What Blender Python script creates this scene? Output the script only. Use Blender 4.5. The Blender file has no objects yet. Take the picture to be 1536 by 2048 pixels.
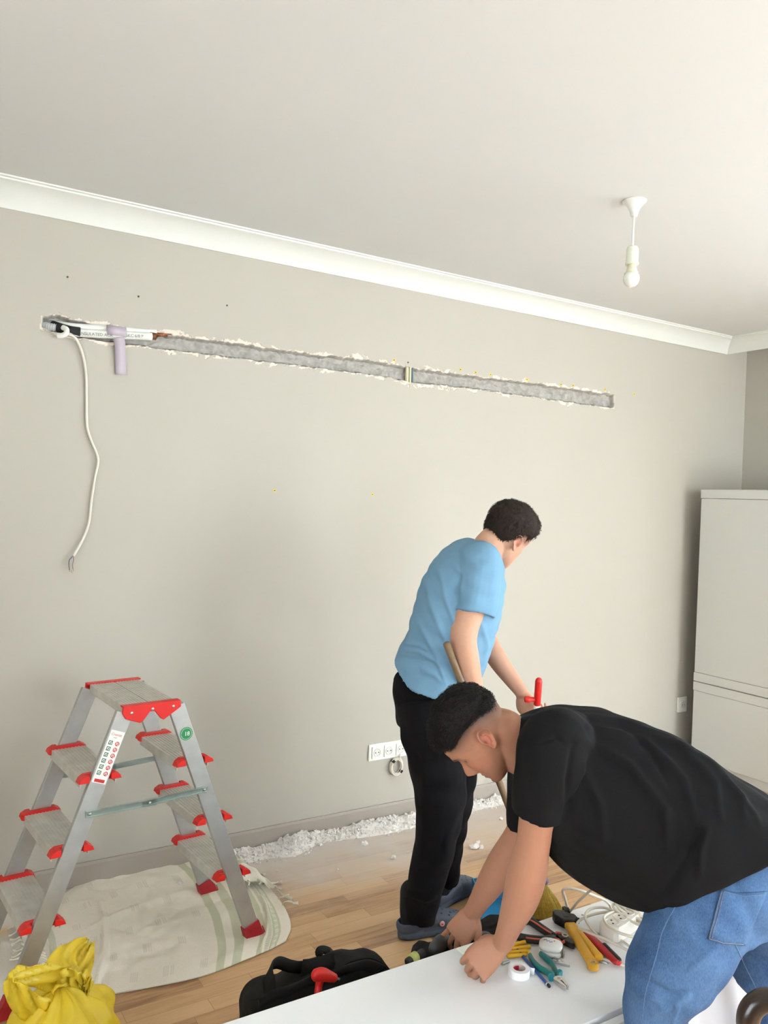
import bpy, bmesh, math, random
import numpy as np
from mathutils import Vector, Matrix, noise
from mathutils.bvhtree import BVHTree
random.seed(7); np.random.seed(7)
S = bpy.context.scene
COL = S.collection
# ------------------------------------------------------------------ camera
FPX, CX, CY = 1622.0, 768.0, 1024.0
CAM = np.array([0.0, 0.0, 1.6])
RX = np.array([0.84873855, -0.52758962, 0.03594531])     # camera right, up, back in world axes
RU = np.array([-0.02410079, 0.02931096, 0.99927975])
RB = np.array([-0.52826321, -0.84899356, 0.01216202])
cd = bpy.data.cameras.new('camera'); cam = bpy.data.objects.new('camera', cd); COL.objects.link(cam)
cam.matrix_world = Matrix(((RX[0], RU[0], RB[0], 0), (RX[1], RU[1], RB[1], 0), (RX[2], RU[2], RB[2], 1.6), (0, 0, 0, 1)))
cd.sensor_fit = 'VERTICAL'; cd.sensor_height = 36; cd.lens = FPX / 2048 * 36
cd.clip_start = 0.05
S.camera = cam
S.view_settings.view_transform = 'Standard'; S.view_settings.look = 'None'; S.view_settings.gamma = 1
S.view_settings.exposure = 0.28
# ------------------------------------------------------------------ world and daylight
w = bpy.data.worlds.new('world'); S.world = w; w.use_nodes = True
bg = w.node_tree.nodes['Background']; bg.inputs[0].default_value = (0.80, 0.90, 1.0, 1); bg.inputs[1].default_value = 1.0
ROOM = dict(x0=-1.6, x1=4.98, y0=-1.9, y1=3.41, z1=2.75)
WINS = [(0.5, 2.2, 0.15, 2.35), (3.1, 4.85, 0.15, 2.35)]      # x0, x1, z0, z1 in the wall behind the camera
WIN3 = (-1.0, 1.2, 0.15, 2.35)                               # y0, y1, z0, z1 in the right wall
WIN4 = (-0.5, 1.1, 0.6, 2.35)                              # unseen, in the left wall, added to brighten the dust sheet
def daylight(x0, x1, z0, z1, power, col, right=False, tilt=90, left=False):
    l = bpy.data.lights.new('daylight', 'AREA'); l.shape = 'RECTANGLE'; l.size = x1 - x0; l.size_y = z1 - z0
    l.energy = power; l.color = col
    o = bpy.data.objects.new('daylight', l); COL.objects.link(o)
    o.location = ((x0 + x1) / 2, ROOM['y0'] - 0.25, (z0 + z1) / 2); o.rotation_euler = (math.radians(tilt), 0, 0)
    if right: o.location = (ROOM['x1'] + 0.45, (x0 + x1) / 2, (z0 + z1) / 2); o.rotation_euler = (math.radians(tilt), 0, math.radians(90))
    if left: o.location = (ROOM['x0'] - 0.3, (x0 + x1) / 2, (z0 + z1) / 2); o.rotation_euler = (math.radians(tilt), 0, math.radians(-90))
    return o
DAY = (0.87, 0.95, 1.0)
daylight(*WINS[0], 85, DAY, False, 80)
daylight(*WINS[1], 180, DAY, False, 80)
daylight(*WIN3, 175, DAY, True, 102)
daylight(*WIN4, 75, DAY, False, 74, True)
# ------------------------------------------------------------------ camera-space measuring helpers
def ray(px, py):
    d = RX * (px - CX) + RU * (CY - py) - RB * FPX
    return d / FPX                                    # one metre of depth
def at(px, py, depth): return CAM + ray(px, py) * depth
def hit(px, py, ax, v):
    d = ray(px, py); return CAM + d * ((v - CAM[ax]) / d[ax])
def cdir(x, y, z):                                     # direction: right, up, away
    v = RX * x + RU * y - RB * z
    return v / np.linalg.norm(v)
def toward(co):                                        # world -> pixel, depth (numpy Nx3)
    q = np.asarray(co) - CAM
    dep = -(q @ RB); return CX + FPX * (q @ RX) / dep, CY - FPX * (q @ RU) / dep, dep
def nrm(v): v = np.asarray(v, float); return v / np.linalg.norm(v)
V = lambda *a: np.array(a, float)
# ------------------------------------------------------------------ materials
def srgb(r, g, b): return tuple((c / 12.92 if c <= 0.04045 else ((c + 0.055) / 1.055) ** 2.4) for c in (r / 255, g / 255, b / 255))
MATS = {}
def mat(name, col, rough=0.5, metal=0.0, attr=None, nscale=0, namt=0.0, bump=0.0, bscale=200, sss=0, alpha=None, trans=0, spec=0.5, coat=0, bdist=0.002, translucent=0):
    if name in MATS: return MATS[name]
    m = bpy.data.materials.new(name); m.use_nodes = True; nt = m.node_tree; N = nt.nodes; L = nt.links
    b = N['Principled BSDF']; b.inputs['Roughness'].default_value = rough; b.inputs['Metallic'].default_value = metal
    b.inputs['Specular IOR Level'].default_value = spec
    c = (*srgb(*col), 1)
    b.inputs['Base Color'].default_value = c
    tc = N.new('ShaderNodeTexCoord'); src = None
    if attr:
        a = N.new('ShaderNodeAttribute'); a.attribute_name = attr; src = a.outputs['Color']
    if namt:
        nz = N.new('ShaderNodeTexNoise'); nz.inputs['Scale'].default_value = nscale; nz.inputs['Detail'].default_value = 6
        L.new(tc.outputs['Object'], nz.inputs['Vector'])
        mr = N.new('ShaderNodeMapRange'); mr.inputs[1].default_value = 0.25; mr.inputs[2].default_value = 0.75
        mr.inputs[3].default_value = 1 - namt; mr.inputs[4].default_value = 1 + namt
        L.new(nz.outputs['Fac'], mr.inputs[0])
        mx = N.new('ShaderNodeMix'); mx.data_type = 'RGBA'; mx.blend_type = 'MULTIPLY'; mx.inputs[0].default_value = 1
        if src: L.new(src, mx.inputs[6])
        else: mx.inputs[6].default_value = c
        L.new(mr.outputs[0], mx.inputs[7]); src = mx.outputs[2]
    if src: L.new(src, b.inputs['Base Color'])
    if bump:
        n2 = N.new('ShaderNodeTexNoise'); n2.inputs['Scale'].default_value = bscale; n2.inputs['Detail'].default_value = 4
        L.new(tc.outputs['Object'], n2.inputs['Vector'])
        bp = N.new('ShaderNodeBump'); bp.inputs['Strength'].default_value = bump; bp.inputs['Distance'].default_value = bdist
        L.new(n2.outputs['Fac'], bp.inputs['Height']); L.new(bp.outputs[0], b.inputs['Normal'])
    if sss:
        b.inputs['Subsurface Weight'].default_value = sss; b.inputs['Subsurface Radius'].default_value = (0.02, 0.008, 0.004); b.inputs['Subsurface Scale'].default_value = 0.5
    if trans: b.inputs['Transmission Weight'].default_value = trans
    if coat: b.inputs['Coat Weight'].default_value = coat
    if alpha is not None: b.inputs['Alpha'].default_value = alpha
    if translucent:
        t = N.new('ShaderNodeBsdfTranslucent'); t.inputs[0].default_value = c
        ms = N.new('ShaderNodeMixShader'); ms.inputs[0].default_value = translucent
        out = N['Material Output']; L.new(b.outputs[0], ms.inputs[1]); L.new(t.outputs[0], ms.inputs[2]); L.new(ms.outputs[0], out.inputs[0])
    MATS[name] = m; return m
# ------------------------------------------------------------------ object helpers
class MB:
    def __init__(s): s.v = []; s.f = []; s.m = []
    def add(s, v, f, mi=0):
        o = len(s.v); s.v += [tuple(map(float, p)) for p in v]; s.f += [tuple(i + o for i in q) for q in f]; s.m += [mi] * len(f); return s
    def merge(s, other, mi=0): return s.add(other.v, other.f, mi)
def obj(name, mb, mats, parent=None, smooth=True, bevel=0, angle=None):
    me = bpy.data.meshes.new(name)
    v, f = (mb.v, mb.f) if isinstance(mb, MB) else mb
    me.from_pydata([tuple(p) for p in v], [], [tuple(q) for q in f]); me.update()
    for m in (mats if isinstance(mats, (list, tuple)) else [mats]): me.materials.append(m)
    if isinstance(mb, MB) and len(me.materials) > 1:
        for p, i in zip(me.polygons, mb.m): p.material_index = i
    bm = bmesh.new(); bm.from_mesh(me); bmesh.ops.recalc_face_normals(bm, faces=bm.faces); bm.to_mesh(me); bm.free()
    if smooth: me.polygons.foreach_set('use_smooth', [True] * len(me.polygons))
    o = bpy.data.objects.new(name, me); COL.objects.link(o)
    if smooth and angle is not None: me.set_sharp_from_angle(angle=math.radians(angle))
    if bevel:
        b = o.modifiers.new('bevel', 'BEVEL'); b.width = bevel; b.segments = 2; b.limit_method = 'ANGLE'
    if parent is not None: setparent(o, parent)
    return o
def setparent(o, p):
    o.parent = p
    o.matrix_parent_inverse = wm(p).inverted()
def wm(o):
    m = o.matrix_basis.copy()
    if o.parent: m = wm(o.parent) @ o.matrix_parent_inverse @ m
    return m
def tag(o, label=None, cat=None, group=None, kind=None):
    if label: o['label'] = label
    if cat: o['category'] = cat
    if group: o['group'] = group
    if kind: o['kind'] = kind
    return o
def empty(name, loc, label, cat, group=None, rz=0):
    o = bpy.data.objects.new(name, None); COL.objects.link(o); o.location = tuple(loc); o.rotation_euler = (0, 0, rz)
    o.empty_display_size = 0.05
    return tag(o, label, cat, group)
def struct(o): o['kind'] = 'structure'; return o
def attr(o, name, cols):
    a = o.data.color_attributes.new(name, 'FLOAT_COLOR', 'POINT')
    c = np.ones((len(o.data.vertices), 4), np.float32); c[:, :3] = cols
    a.data.foreach_set('color', c.ravel())
# ------------------------------------------------------------------ shapes
def box(c, s, ax=None):
    """centre, size, optional 3 axes"""
    A = np.eye(3) if ax is None else np.array(ax)
    c = np.asarray(c, float); h = np.asarray(s, float) / 2
    v = [c + A[0] * sx * h[0] + A[1] * sy * h[1] + A[2] * sz * h[2] for sx in (-1, 1) for sy in (-1, 1) for sz in (-1, 1)]
    return v, [(0, 1, 3, 2), (4, 6, 7, 5), (0, 4, 5, 1), (2, 3, 7, 6), (0, 2, 6, 4), (1, 5, 7, 3)]
def loft(rings, cap=True, closed=False):
    n = len(rings[0]); v = [p for r in rings for p in r]; f = []
    K = len(rings)
    for k in range(K if closed else K - 1):
        for i in range(n):
            j = (i + 1) % n; a = k * n; b = ((k + 1) % K) * n
            f.append((a + i, a + j, b + j, b + i))
    if cap and not closed:
        f.append(tuple(range(n))[::-1]); f.append(tuple((K - 1) * n + i for i in range(n)))
    return v, f
def frames(P):
    P = np.asarray(P, float); n = len(P); T = np.gradient(P, axis=0); T /= np.maximum(np.linalg.norm(T, axis=1, keepdims=True), 1e-9)
    up = V(0, 0, 1) if abs(T[0][2]) < 0.9 else V(1, 0, 0)
    a = np.cross(T[0], up); a /= np.linalg.norm(a); out = []
    for t in T:
        a = a - t * (a @ t); a /= max(np.linalg.norm(a), 1e-9); out.append((a, np.cross(t, a)))
    return T, out
def spline(P, n=8):
    P = [np.asarray(p, float) for p in P]; out = []
    for i in range(len(P) - 1):
        p0 = P[i - 1] if i else 2 * P[0] - P[1]; p1 = P[i]; p2 = P[i + 1]; p3 = P[i + 2] if i + 2 < len(P) else 2 * P[-1] - P[-2]
        for k in range(n):
            t = k / n
            out.append(0.5 * (2 * p1 + (p2 - p0) * t + (2 * p0 - 5 * p1 + 4 * p2 - p3) * t * t + (3 * p1 - p0 - 3 * p2 + p3) * t ** 3))
    out.append(P[-1]); return out
def tube(P, r, n=10, cap=True, flat=None):
    P = [np.asarray(p, float) for p in P]; T, F = frames(P)
    R = r if hasattr(r, '__len__') else [r] * len(P); rings = []
    for p, (a, b), q in zip(P, F, R):
        qa, qb = (q if hasattr(q, '__len__') else (q, q))
        rings.append([p + a * math.cos(t) * qa + b * math.sin(t) * qb for t in np.linspace(0, 2 * math.pi, n, endpoint=False)])
    return loft(rings, cap)
def ribbon(P, wv, w, th):
    """flat strap along P, width direction wv (vector or list), width w, thickness th"""
    P = [np.asarray(p, float) for p in P]; T, F = frames(P); rings = []
    for i, (p, t) in enumerate(zip(P, T)):
        s = np.asarray(wv[i] if isinstance(wv, list) else wv, float); s = s - t * (s @ t); s /= max(np.linalg.norm(s), 1e-9); nn = np.cross(t, s)
        ww = (w[i] if hasattr(w, '__len__') else w) / 2
        rings.append([p + s * ww + nn * th / 2, p - s * ww + nn * th / 2, p - s * ww - nn * th / 2, p + s * ww - nn * th / 2])
    return loft(rings)
def lathe(prof, c, n=32, ax=(0, 0, 1), close=False):
    """prof: (radius, height)"""
    ax = nrm(ax); u = nrm(np.cross(ax, V(0, 1, 0) if abs(ax[1]) < 0.9 else V(1, 0, 0))); w_ = np.cross(ax, u); c = np.asarray(c, float)
    rings = [[c + ax * h + (u * math.cos(t) + w_ * math.sin(t)) * r for t in np.linspace(0, 2 * math.pi, n, endpoint=False)] for r, h in prof]
    return loft(rings, not close, close)
def ball(c, r, n=16, m=10, ax=None):
    A = np.eye(3) if ax is None else np.array(ax); r = (r, r, r) if not hasattr(r, '__len__') else r; c = np.asarray(c, float)
    rings = []
    for k in range(m + 1):
        ph = -math.pi / 2 + math.pi * (k + 0.02) / (m + 0.04)
        rings.append([c + A[0] * r[0] * math.cos(ph) * math.cos(t) + A[1] * r[1] * math.cos(ph) * math.sin(t) + A[2] * r[2] * math.sin(ph) for t in np.linspace(0, 2 * math.pi, n, endpoint=False)])
    return loft(rings)
def prism(poly, o, u, v_, th):
    """2D polygon in plane (o,u,v) extruded along u x v by th (centred)"""
    o = np.asarray(o, float); u = np.asarray(u, float); v_ = np.asarray(v_, float); n = np.cross(u, v_); n /= np.linalg.norm(n)
    a = [o + u * x + v_ * y - n * th / 2 for x, y in poly]; b = [o + u * x + v_ * y + n * th / 2 for x, y in poly]
    return loft([a, b])
def limb(P, R, n=16, ns=6):
    n = max(n, 28) if n >= 16 else n
    """tapered limb with rounded ends; P joints, R radii (scalar or (ra, rb)), smooth interpolation"""
    P = [np.asarray(p, float) for p in P]; R = [np.array(r if hasattr(r, '__len__') else (r, r), float) for r in R]
    Q = [np.concatenate([p, r]) for p, r in zip(P, R)]
    S_ = spline(Q, ns) if len(Q) > 1 else Q
    pts = [q[:3] for q in S_]; rad = [q[3:] for q in S_]
    d0 = nrm(pts[0] - pts[1]); d1 = nrm(pts[-1] - pts[-2]); e0 = []; e1 = []
    for k in (0.95, 0.75, 0.4):
        s = math.sqrt(1 - k * k); e0.append((pts[0] + d0 * rad[0].min() * k, rad[0] * s)); e1.append((pts[-1] + d1 * rad[-1].min() * k, rad[-1] * s))
    pts = [p for p, _ in e0] + pts + [p for p, _ in e1[::-1]]; rad = [r for _, r in e0] + rad + [r for _, r in e1[::-1]]
    return tube(pts, rad, n)
def union(mb, voxel, smooth=3, fac=0.5, name='tmp'):
    """one continuous surface from overlapping closed shapes -> (verts Nx3, faces list, normals)"""
    me = bpy.data.meshes.new(name); me.from_pydata(mb.v, [], mb.f); me.update()
    bm = bmesh.new(); bm.from_mesh(me); bmesh.ops.recalc_face_normals(bm, faces=bm.faces); bm.to_mesh(me); bm.free()
    o = bpy.data.objects.new(name, me); COL.objects.link(o)
    r = o.modifiers.new('r', 'REMESH'); r.mode = 'VOXEL'; r.voxel_size = voxel
    if smooth:
        s = o.modifiers.new('s', 'SMOOTH'); s.factor = fac; s.iterations = smooth
    dg = bpy.context.evaluated_depsgraph_get(); e = o.evaluated_get(dg)
    m2 = bpy.data.meshes.new_from_object(e)
    n = len(m2.vertices); co = np.empty(n * 3, np.float32); m2.vertices.foreach_get('co', co); nn = np.empty(n * 3, np.float32); m2.vertices.foreach_get('normal', nn)
    f = [tuple(p.vertices) for p in m2.polygons]
    bpy.data.objects.remove(o); bpy.data.meshes.remove(me); bpy.data.meshes.remove(m2)
    return co.reshape(-1, 3).astype(float), f, nn.reshape(-1, 3).astype(float)
def seg_dist(x, y, poly):
    d = np.full(len(x), 1e9); tt = np.zeros(len(x)); L = 0
    ls = [math.dist(poly[i], poly[i + 1]) for i in range(len(poly) - 1)]; tot = sum(ls)
    for i in range(len(poly) - 1):
        (x0, y0), (x1, y1) = poly[i], poly[i + 1]; dx, dy = x1 - x0, y1 - y0
        t = np.clip(((x - x0) * dx + (y - y0) * dy) / (dx * dx + dy * dy + 1e-9), 0, 1)
        q = np.hypot(x - x0 - t * dx, y - y0 - t * dy); m = q < d; d[m] = q[m]; tt[m] = (L + t[m] * ls[i]) / tot; L += ls[i]
    return d, tt
def folds(co, nn, lst, noise_amp=0.0, seed=1, noise_len=0.06, mask=None):
    """cloth creases: each (polyline traced over the garment, width px, height m); lifts the cloth along its own normal"""
    px, py, dep = toward(co); h = np.zeros(len(co))
    face = np.clip((nn @ RB) * 3, 0, 1)
    for poly, wd, amp in lst:
        d, t = seg_dist(px, py, poly)
        h += amp * np.exp(-(d / wd) ** 2) * np.sin(np.clip(t * 1.1 + 0.0, 0, 1) * math.pi) ** 0.5 * face
    rs = np.random.RandomState(seed)
    if noise_amp:
        for k in range(14):
            kd = rs.normal(size=3); kd /= np.linalg.norm(kd); ph = rs.uniform(0, 6.28); ln = noise_len * rs.uniform(0.5, 1.8)
            kd2 = rs.normal(size=3)
            h += noise_amp / 3.5 * np.sin(2 * math.pi * (co @ kd) / ln + ph + 1.5 * np.sin(co @ kd2 * 9))
    if mask is not None: h *= mask
    return co + nn * h[:, None]
# ================================================================== the room
def floor_mat():
    m = bpy.data.materials.new('oak parquet'); m.use_nodes = True; nt = m.node_tree; N = nt.nodes; L = nt.links; b = N['Principled BSDF']
    tc = N.new('ShaderNodeTexCoord'); sp = N.new('ShaderNodeSeparateXYZ'); L.new(tc.outputs['Object'], sp.inputs[0])
    def M(op, a, b_=None, c=None):
        n = N.new('ShaderNodeMath'); n.operation = op
        for i, q in enumerate((a, b_, c)):
            if q is None: continue
            if isinstance(q, (int, float)): n.inputs[i].default_value = q
            else: L.new(q, n.inputs[i])
        return n.outputs[0]
    yv = M('DIVIDE', sp.outputs[1], 0.066); row = M('FLOOR', yv)
    wn = N.new('ShaderNodeTexWhiteNoise'); wn.noise_dimensions = '1D'; L.new(row, wn.inputs['W'])
    xv = M('ADD', M('DIVIDE', sp.outputs[0], 0.42), M('MULTIPLY', wn.outputs['Value'], 7.3)); colm = M('FLOOR', xv)
    cb = N.new('ShaderNodeCombineXYZ'); L.new(row, cb.inputs[0]); L.new(colm, cb.inputs[1])
    w2 = N.new('ShaderNodeTexWhiteNoise'); w2.noise_dimensions = '2D'; L.new(cb.outputs[0], w2.inputs['Vector'])
    # grain
    mp = N.new('ShaderNodeMapping'); mp.inputs['Scale'].default_value = (3.0, 34, 1); L.new(tc.outputs['Object'], mp.inputs[0])
    av = N.new('ShaderNodeVectorMath'); av.operation = 'ADD'; L.new(mp.outputs[0], av.inputs[0])
    sc = N.new('ShaderNodeVectorMath'); sc.operation = 'SCALE'; sc.inputs['Scale'].default_value = 13; L.new(w2.outputs['Color'], sc.inputs[0]); L.new(sc.outputs[0], av.inputs[1])
    nz = N.new('ShaderNodeTexNoise'); nz.inputs['Scale'].default_value = 1.6; nz.inputs['Detail'].default_value = 7; nz.inputs['Distortion'].default_value = 0.7; L.new(av.outputs[0], nz.inputs['Vector'])
    cr = N.new('ShaderNodeValToRGB'); L.new(M('ADD', M('MULTIPLY', w2.outputs['Value'], 0.55), M('MULTIPLY', nz.outputs['Fac'], 0.72)), cr.inputs[0])
    e = cr.color_ramp.elements; e[0].position = 0.12; e[0].color = (*srgb(224, 186, 142), 1); e[1].position = 0.98; e[1].color = (*srgb(156, 115, 79), 1)
    k = e.new(0.5); k.color = (*srgb(214, 173, 127), 1); k = e.new(0.78); k.color = (*srgb(196, 153, 109), 1)
    # seams
    fy = M('FRACT', yv); fx = M('FRACT', xv)
    g = M('MAXIMUM', M('LESS_THAN', fy, 0.018), M('LESS_THAN', fx, 0.004))
    mx = N.new('ShaderNodeMix'); mx.data_type = 'RGBA'; L.new(M('MULTIPLY', g, 0.55), mx.inputs[0]); L.new(cr.outputs[0], mx.inputs[6]); mx.inputs[7].default_value = (*srgb(120, 84, 52), 1)
    # plaster dust swept against the wall: a stain with its own shape
    n3 = N.new('ShaderNodeTexNoise'); n3.inputs['Scale'].default_value = 3.2; n3.inputs['Detail'].default_value = 8; L.new(tc.outputs['Object'], n3.inputs['Vector'])
    d = M('ADD', sp.outputs[1], M('MULTIPLY', M('SUBTRACT', n3.outputs['Fac'], 0.5), 0.7))
    mr = N.new('ShaderNodeMapRange'); L.new(d, mr.inputs[0]); mr.inputs[1].default_value = 2.75; mr.inputs[2].default_value = 3.22; mr.inputs[3].default_value = 0; mr.inputs[4].default_value = 1.0
    mx2 = N.new('ShaderNodeMix'); mx2.data_type = 'RGBA'; L.new(mr.outputs[0], mx2.inputs[0]); L.new(mx.outputs[2], mx2.inputs[6]); mx2.inputs[7].default_value = (*srgb(214, 202, 192), 1)
    L.new(mx2.outputs[2], b.inputs['Base Color'])
    rr = M('ADD', M('MULTIPLY', nz.outputs['Fac'], 0.15), M('ADD', M('MULTIPLY', mr.outputs[0], 0.4), 0.3)); L.new(rr, b.inputs['Roughness'])
    return m
wall_m = mat('beige emulsion', (187, 182, 170), 0.85, nscale=3, namt=0.012, bump=0.15, bscale=260, spec=0.25, bdist=0.0008)
ceil_m = mat('ceiling emulsion', (215, 216, 213), 0.9, nscale=2, namt=0.01, bump=0.1, bscale=240, spec=0.2, bdist=0.0008)
white_m = mat('white gloss trim', (228, 230, 223), 0.45, spec=0.4)
skirt_m = mat('taupe skirting', (168, 158, 147), 0.45, nscale=6, namt=0.03)
x0, x1, y0, y1, z1 = (ROOM[k] for k in ('x0', 'x1', 'y0', 'y1', 'z1'))
T = 0.12
fl = obj('floor', box(((x0 + x1) / 2, (y0 + y1) / 2, -0.05), (x1 - x0 + 0.6, y1 - y0 + 0.6, 0.1)), floor_mat(), smooth=False); struct(fl)
ce = obj('ceiling', box(((x0 + x1) / 2, (y0 + y1) / 2, z1 + 0.05), (x1 - x0 + 0.6, y1 - y0 + 0.6, 0.1)), ceil_m, smooth=False); struct(ce)
mb = MB(); ya, yb, za, zb = WIN4
for a, b_, c, d in ((y0 - T, ya, 0, z1), (yb, y1 + T, 0, z1), (ya, yb, 0, za), (ya, yb, zb, z1)): mb.add(*box((x0 - T / 2, (a + b_) / 2, (c + d) / 2), (T, b_ - a, d - c)))
struct(obj('wall_left', mb, wall_m, smooth=False))
mb = MB(); ya, yb, za, zb = WIN3
for a, b_, c, d in ((y0 - T, ya, 0, z1), (yb, y1 + T, 0, z1), (ya, yb, 0, za), (ya, yb, zb, z1)): mb.add(*box((x1 + T / 2, (a + b_) / 2, (c + d) / 2), (T, b_ - a, d - c)))
struct(obj('wall_right', mb, wall_m, smooth=False))
mb = MB(); xs = [x0] + [q for w_ in WINS for q in (w_[0], w_[1])] + [x1]
for i in range(0, len(xs), 2): mb.add(*box(((xs[i] + xs[i + 1]) / 2, y0 - T / 2, z1 / 2), (xs[i + 1] - xs[i], T, z1)))
for a, b_, c, d in WINS:
    mb.add(*box(((a + b_) / 2, y0 - T / 2, c / 2), (b_ - a, T, c))); mb.add(*box(((a + b_) / 2, y0 - T / 2, (d + z1) / 2), (b_ - a, T, z1 - d)))
struct(obj('wall_front', mb, wall_m, smooth=False))
glass = bpy.data.materials.new('window glass'); glass.use_nodes = True
gb = glass.node_tree.nodes['Principled BSDF']; gb.inputs['Transmission Weight'].default_value = 1; gb.inputs['Roughness'].default_value = 0; gb.inputs['IOR'].default_value = 1.02
frame_m = mat('window frame white', (240, 240, 238), 0.4)
for k, (a, b_, c, d) in enumerate(WINS):
    mb = MB(); e = 0.05
    mb.add(*box(((a + b_) / 2, y0 - 0.06, c + e / 2), (b_ - a, 0.06, e))); mb.add(*box(((a + b_) / 2, y0 - 0.06, d - e / 2), (b_ - a, 0.06, e)))
    for x in (a + e / 2, (a + b_) / 2, b_ - e / 2): mb.add(*box((x, y0 - 0.06, (c + d) / 2), (e, 0.06, d - c - 2 * e)))
    wo = struct(obj('window_%d' % (k + 1), mb, frame_m, smooth=False))
    obj('glass_pane', box(((a + b_) / 2, y0 - 0.06, (c + d) / 2), (b_ - a - 0.02, 0.006, d - c - 0.02)), glass, wo, smooth=False)
for k, (xw, (ya, yb, za, zb)) in enumerate(((x1 + 0.06, WIN3), (x0 - 0.06, WIN4))):
    mb = MB(); e = 0.05
    for z in (za + e / 2, zb - e / 2): mb.add(*box((xw, (ya + yb) / 2, z), (0.06, yb - ya, e)))
    for y in (ya + e / 2, (ya + yb) / 2, yb - e / 2): mb.add(*box((xw, y, (za + zb) / 2), (0.06, e, zb - za - 2 * e)))
    wo = struct(obj('window_%d' % (k + 3), mb, frame_m, smooth=False)); obj('glass_pane', box((xw, (ya + yb) / 2, (za + zb) / 2), (0.006, yb - ya - .02, zb - za - .02)), glass, wo, smooth=False)
# ---- the long wall with the chased channel cut into it
UP = [(85, 634), (110, 630), (150, 640), (200, 652), (320, 667), (400, 678), (500, 690), (600, 706), (700, 716), (760, 724), (830, 737), (950, 752), (1050, 764), (1150, 778), (1229, 790)]
LO = [(85, 654), (110, 664), (150, 674), (200, 682), (320, 697), (400, 707), (500, 719), (600, 732), (700, 744), (760, 752), (830, 765), (950, 778), (1050, 792), (1150, 806), (1226, 816)]
UW = np.array([hit(p, q, 1, y1) for p, q in UP]); LW = np.array([hit(p, q, 1, y1) for p, q in LO])
gx0, gx1, gz0, gz1, st = 0.40, 3.86, 2.13, 2.39, 0.004
nx = int(round((gx1 - gx0) / st)) + 1; nz_ = int(round((gz1 - gz0) / st)) + 1
gx = np.linspace(gx0, gx1, nx); gz = np.linspace(gz0, gz1, nz_); GX, GZ = np.meshgrid(gx, gz, indexing='ij')
def n2(x, z, f, s=0.0): return np.array([noise.noise(Vector((a * f + s, b * f * 1.3, s * 2.7))) for a, b in zip(x.ravel(), z.ravel())]).reshape(x.shape)
up = np.interp(GX, UW[:, 0], UW[:, 2]); lo = np.interp(GX, LW[:, 0], LW[:, 2])
nA = n2(GX, GZ * 0.3, 22, 3.1); nB = n2(GX, GZ * 0.3, 60, 8.4); nC = n2(GX, GZ, 70, 1.7); nD = n2(GX, GZ, 26, 5.2)
up = up + 0.006 * nA + 0.005 * nB; lo = lo + 0.005 * n2(GX, GZ * 0.3, 24, 11.0) + 0.004 * n2(GX, GZ * 0.3, 66, 2.0)
end = np.minimum(GX - UW[0, 0], UW[-1, 0] - GX)
ins = np.minimum(np.minimum(up - GZ, GZ - lo), end)              # signed distance to the channel edge, + inside
dep = np.clip(ins / 0.007, 0, 1) * (0.034 + 0.006 * nD + 0.005 * nC)
chipw = 0.004 + 0.030 * np.clip(n2(GX, GZ * 0.6, 9, 6.0) + 0.14, 0, 1) + 0.008 * np.clip(nB, 0, 1)
chip = (ins <= 0) & (ins > -chipw) & (nD + nC * 0.7 + 0.12 > 0)
dep = np.where(chip, 0.003 * nC + 0.0022, dep)
flake = (ins <= -0.0) & (ins > -chipw * 0.7) & (nC > 0.28) & ~chip
dep = np.where(flake, -0.006 * nC, dep)
colp = np.zeros((nx, nz_, 3)); paint = np.array(srgb(187, 182, 170)); cream = np.array(srgb(226, 216, 202)); conc = np.array(srgb(172, 168, 160))
colp[:] = paint; colp[chip | flake] = cream
g = np.clip(0.5 + 0.8 * nD + 0.5 * nC, 0, 1)[..., None]; cc = conc * (0.82 + 0.34 * g)
inm = ins > 0.002; colp[inm] = cc[inm]
verts = np.stack([GX, y1 + dep, GZ], -1).reshape(-1, 3)
idx = np.arange(nx * nz_).reshape(nx, nz_)
fa = np.stack([idx[:-1, :-1], idx[1:, :-1], idx[1:, 1:], idx[:-1, 1:]], -1).reshape(-1, 4)
mb = MB(); mb.v = [tuple(p) for p in verts]; mb.f = [tuple(int(i) for i in q) for q in fa]; mb.m = [0] * len(mb.f)
def quad(a, b_, c, d): mb.add([(a, y1, c), (b_, y1, c), (b_, y1, d), (a, y1, d)], [(0, 1, 2, 3)])
for q in ((x0 - T, gx0, 0, z1), (gx1, x1, 0, z1), (gx0, gx1, 0, gz0), (gx0, gx1, gz1, z1)): quad(*q)
mb.add(*box(((x0 + x1) / 2, y1 + 0.16, z1 / 2), (x1 - x0 + 2 * T, 0.1, z1)))
vm = mat('wall with chased plaster', (187, 182, 170), 0.85, attr='tint', nscale=3, namt=0.012, bump=0.15, bscale=260, spec=0.25, bdist=0.0008)
wb = struct(obj('wall_back', mb, vm, smooth=False))
cols = np.tile(paint, (len(wb.data.vertices), 1)); cols[:nx * nz_] = colp.reshape(-1, 3); attr(wb, 'tint', cols)
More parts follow.
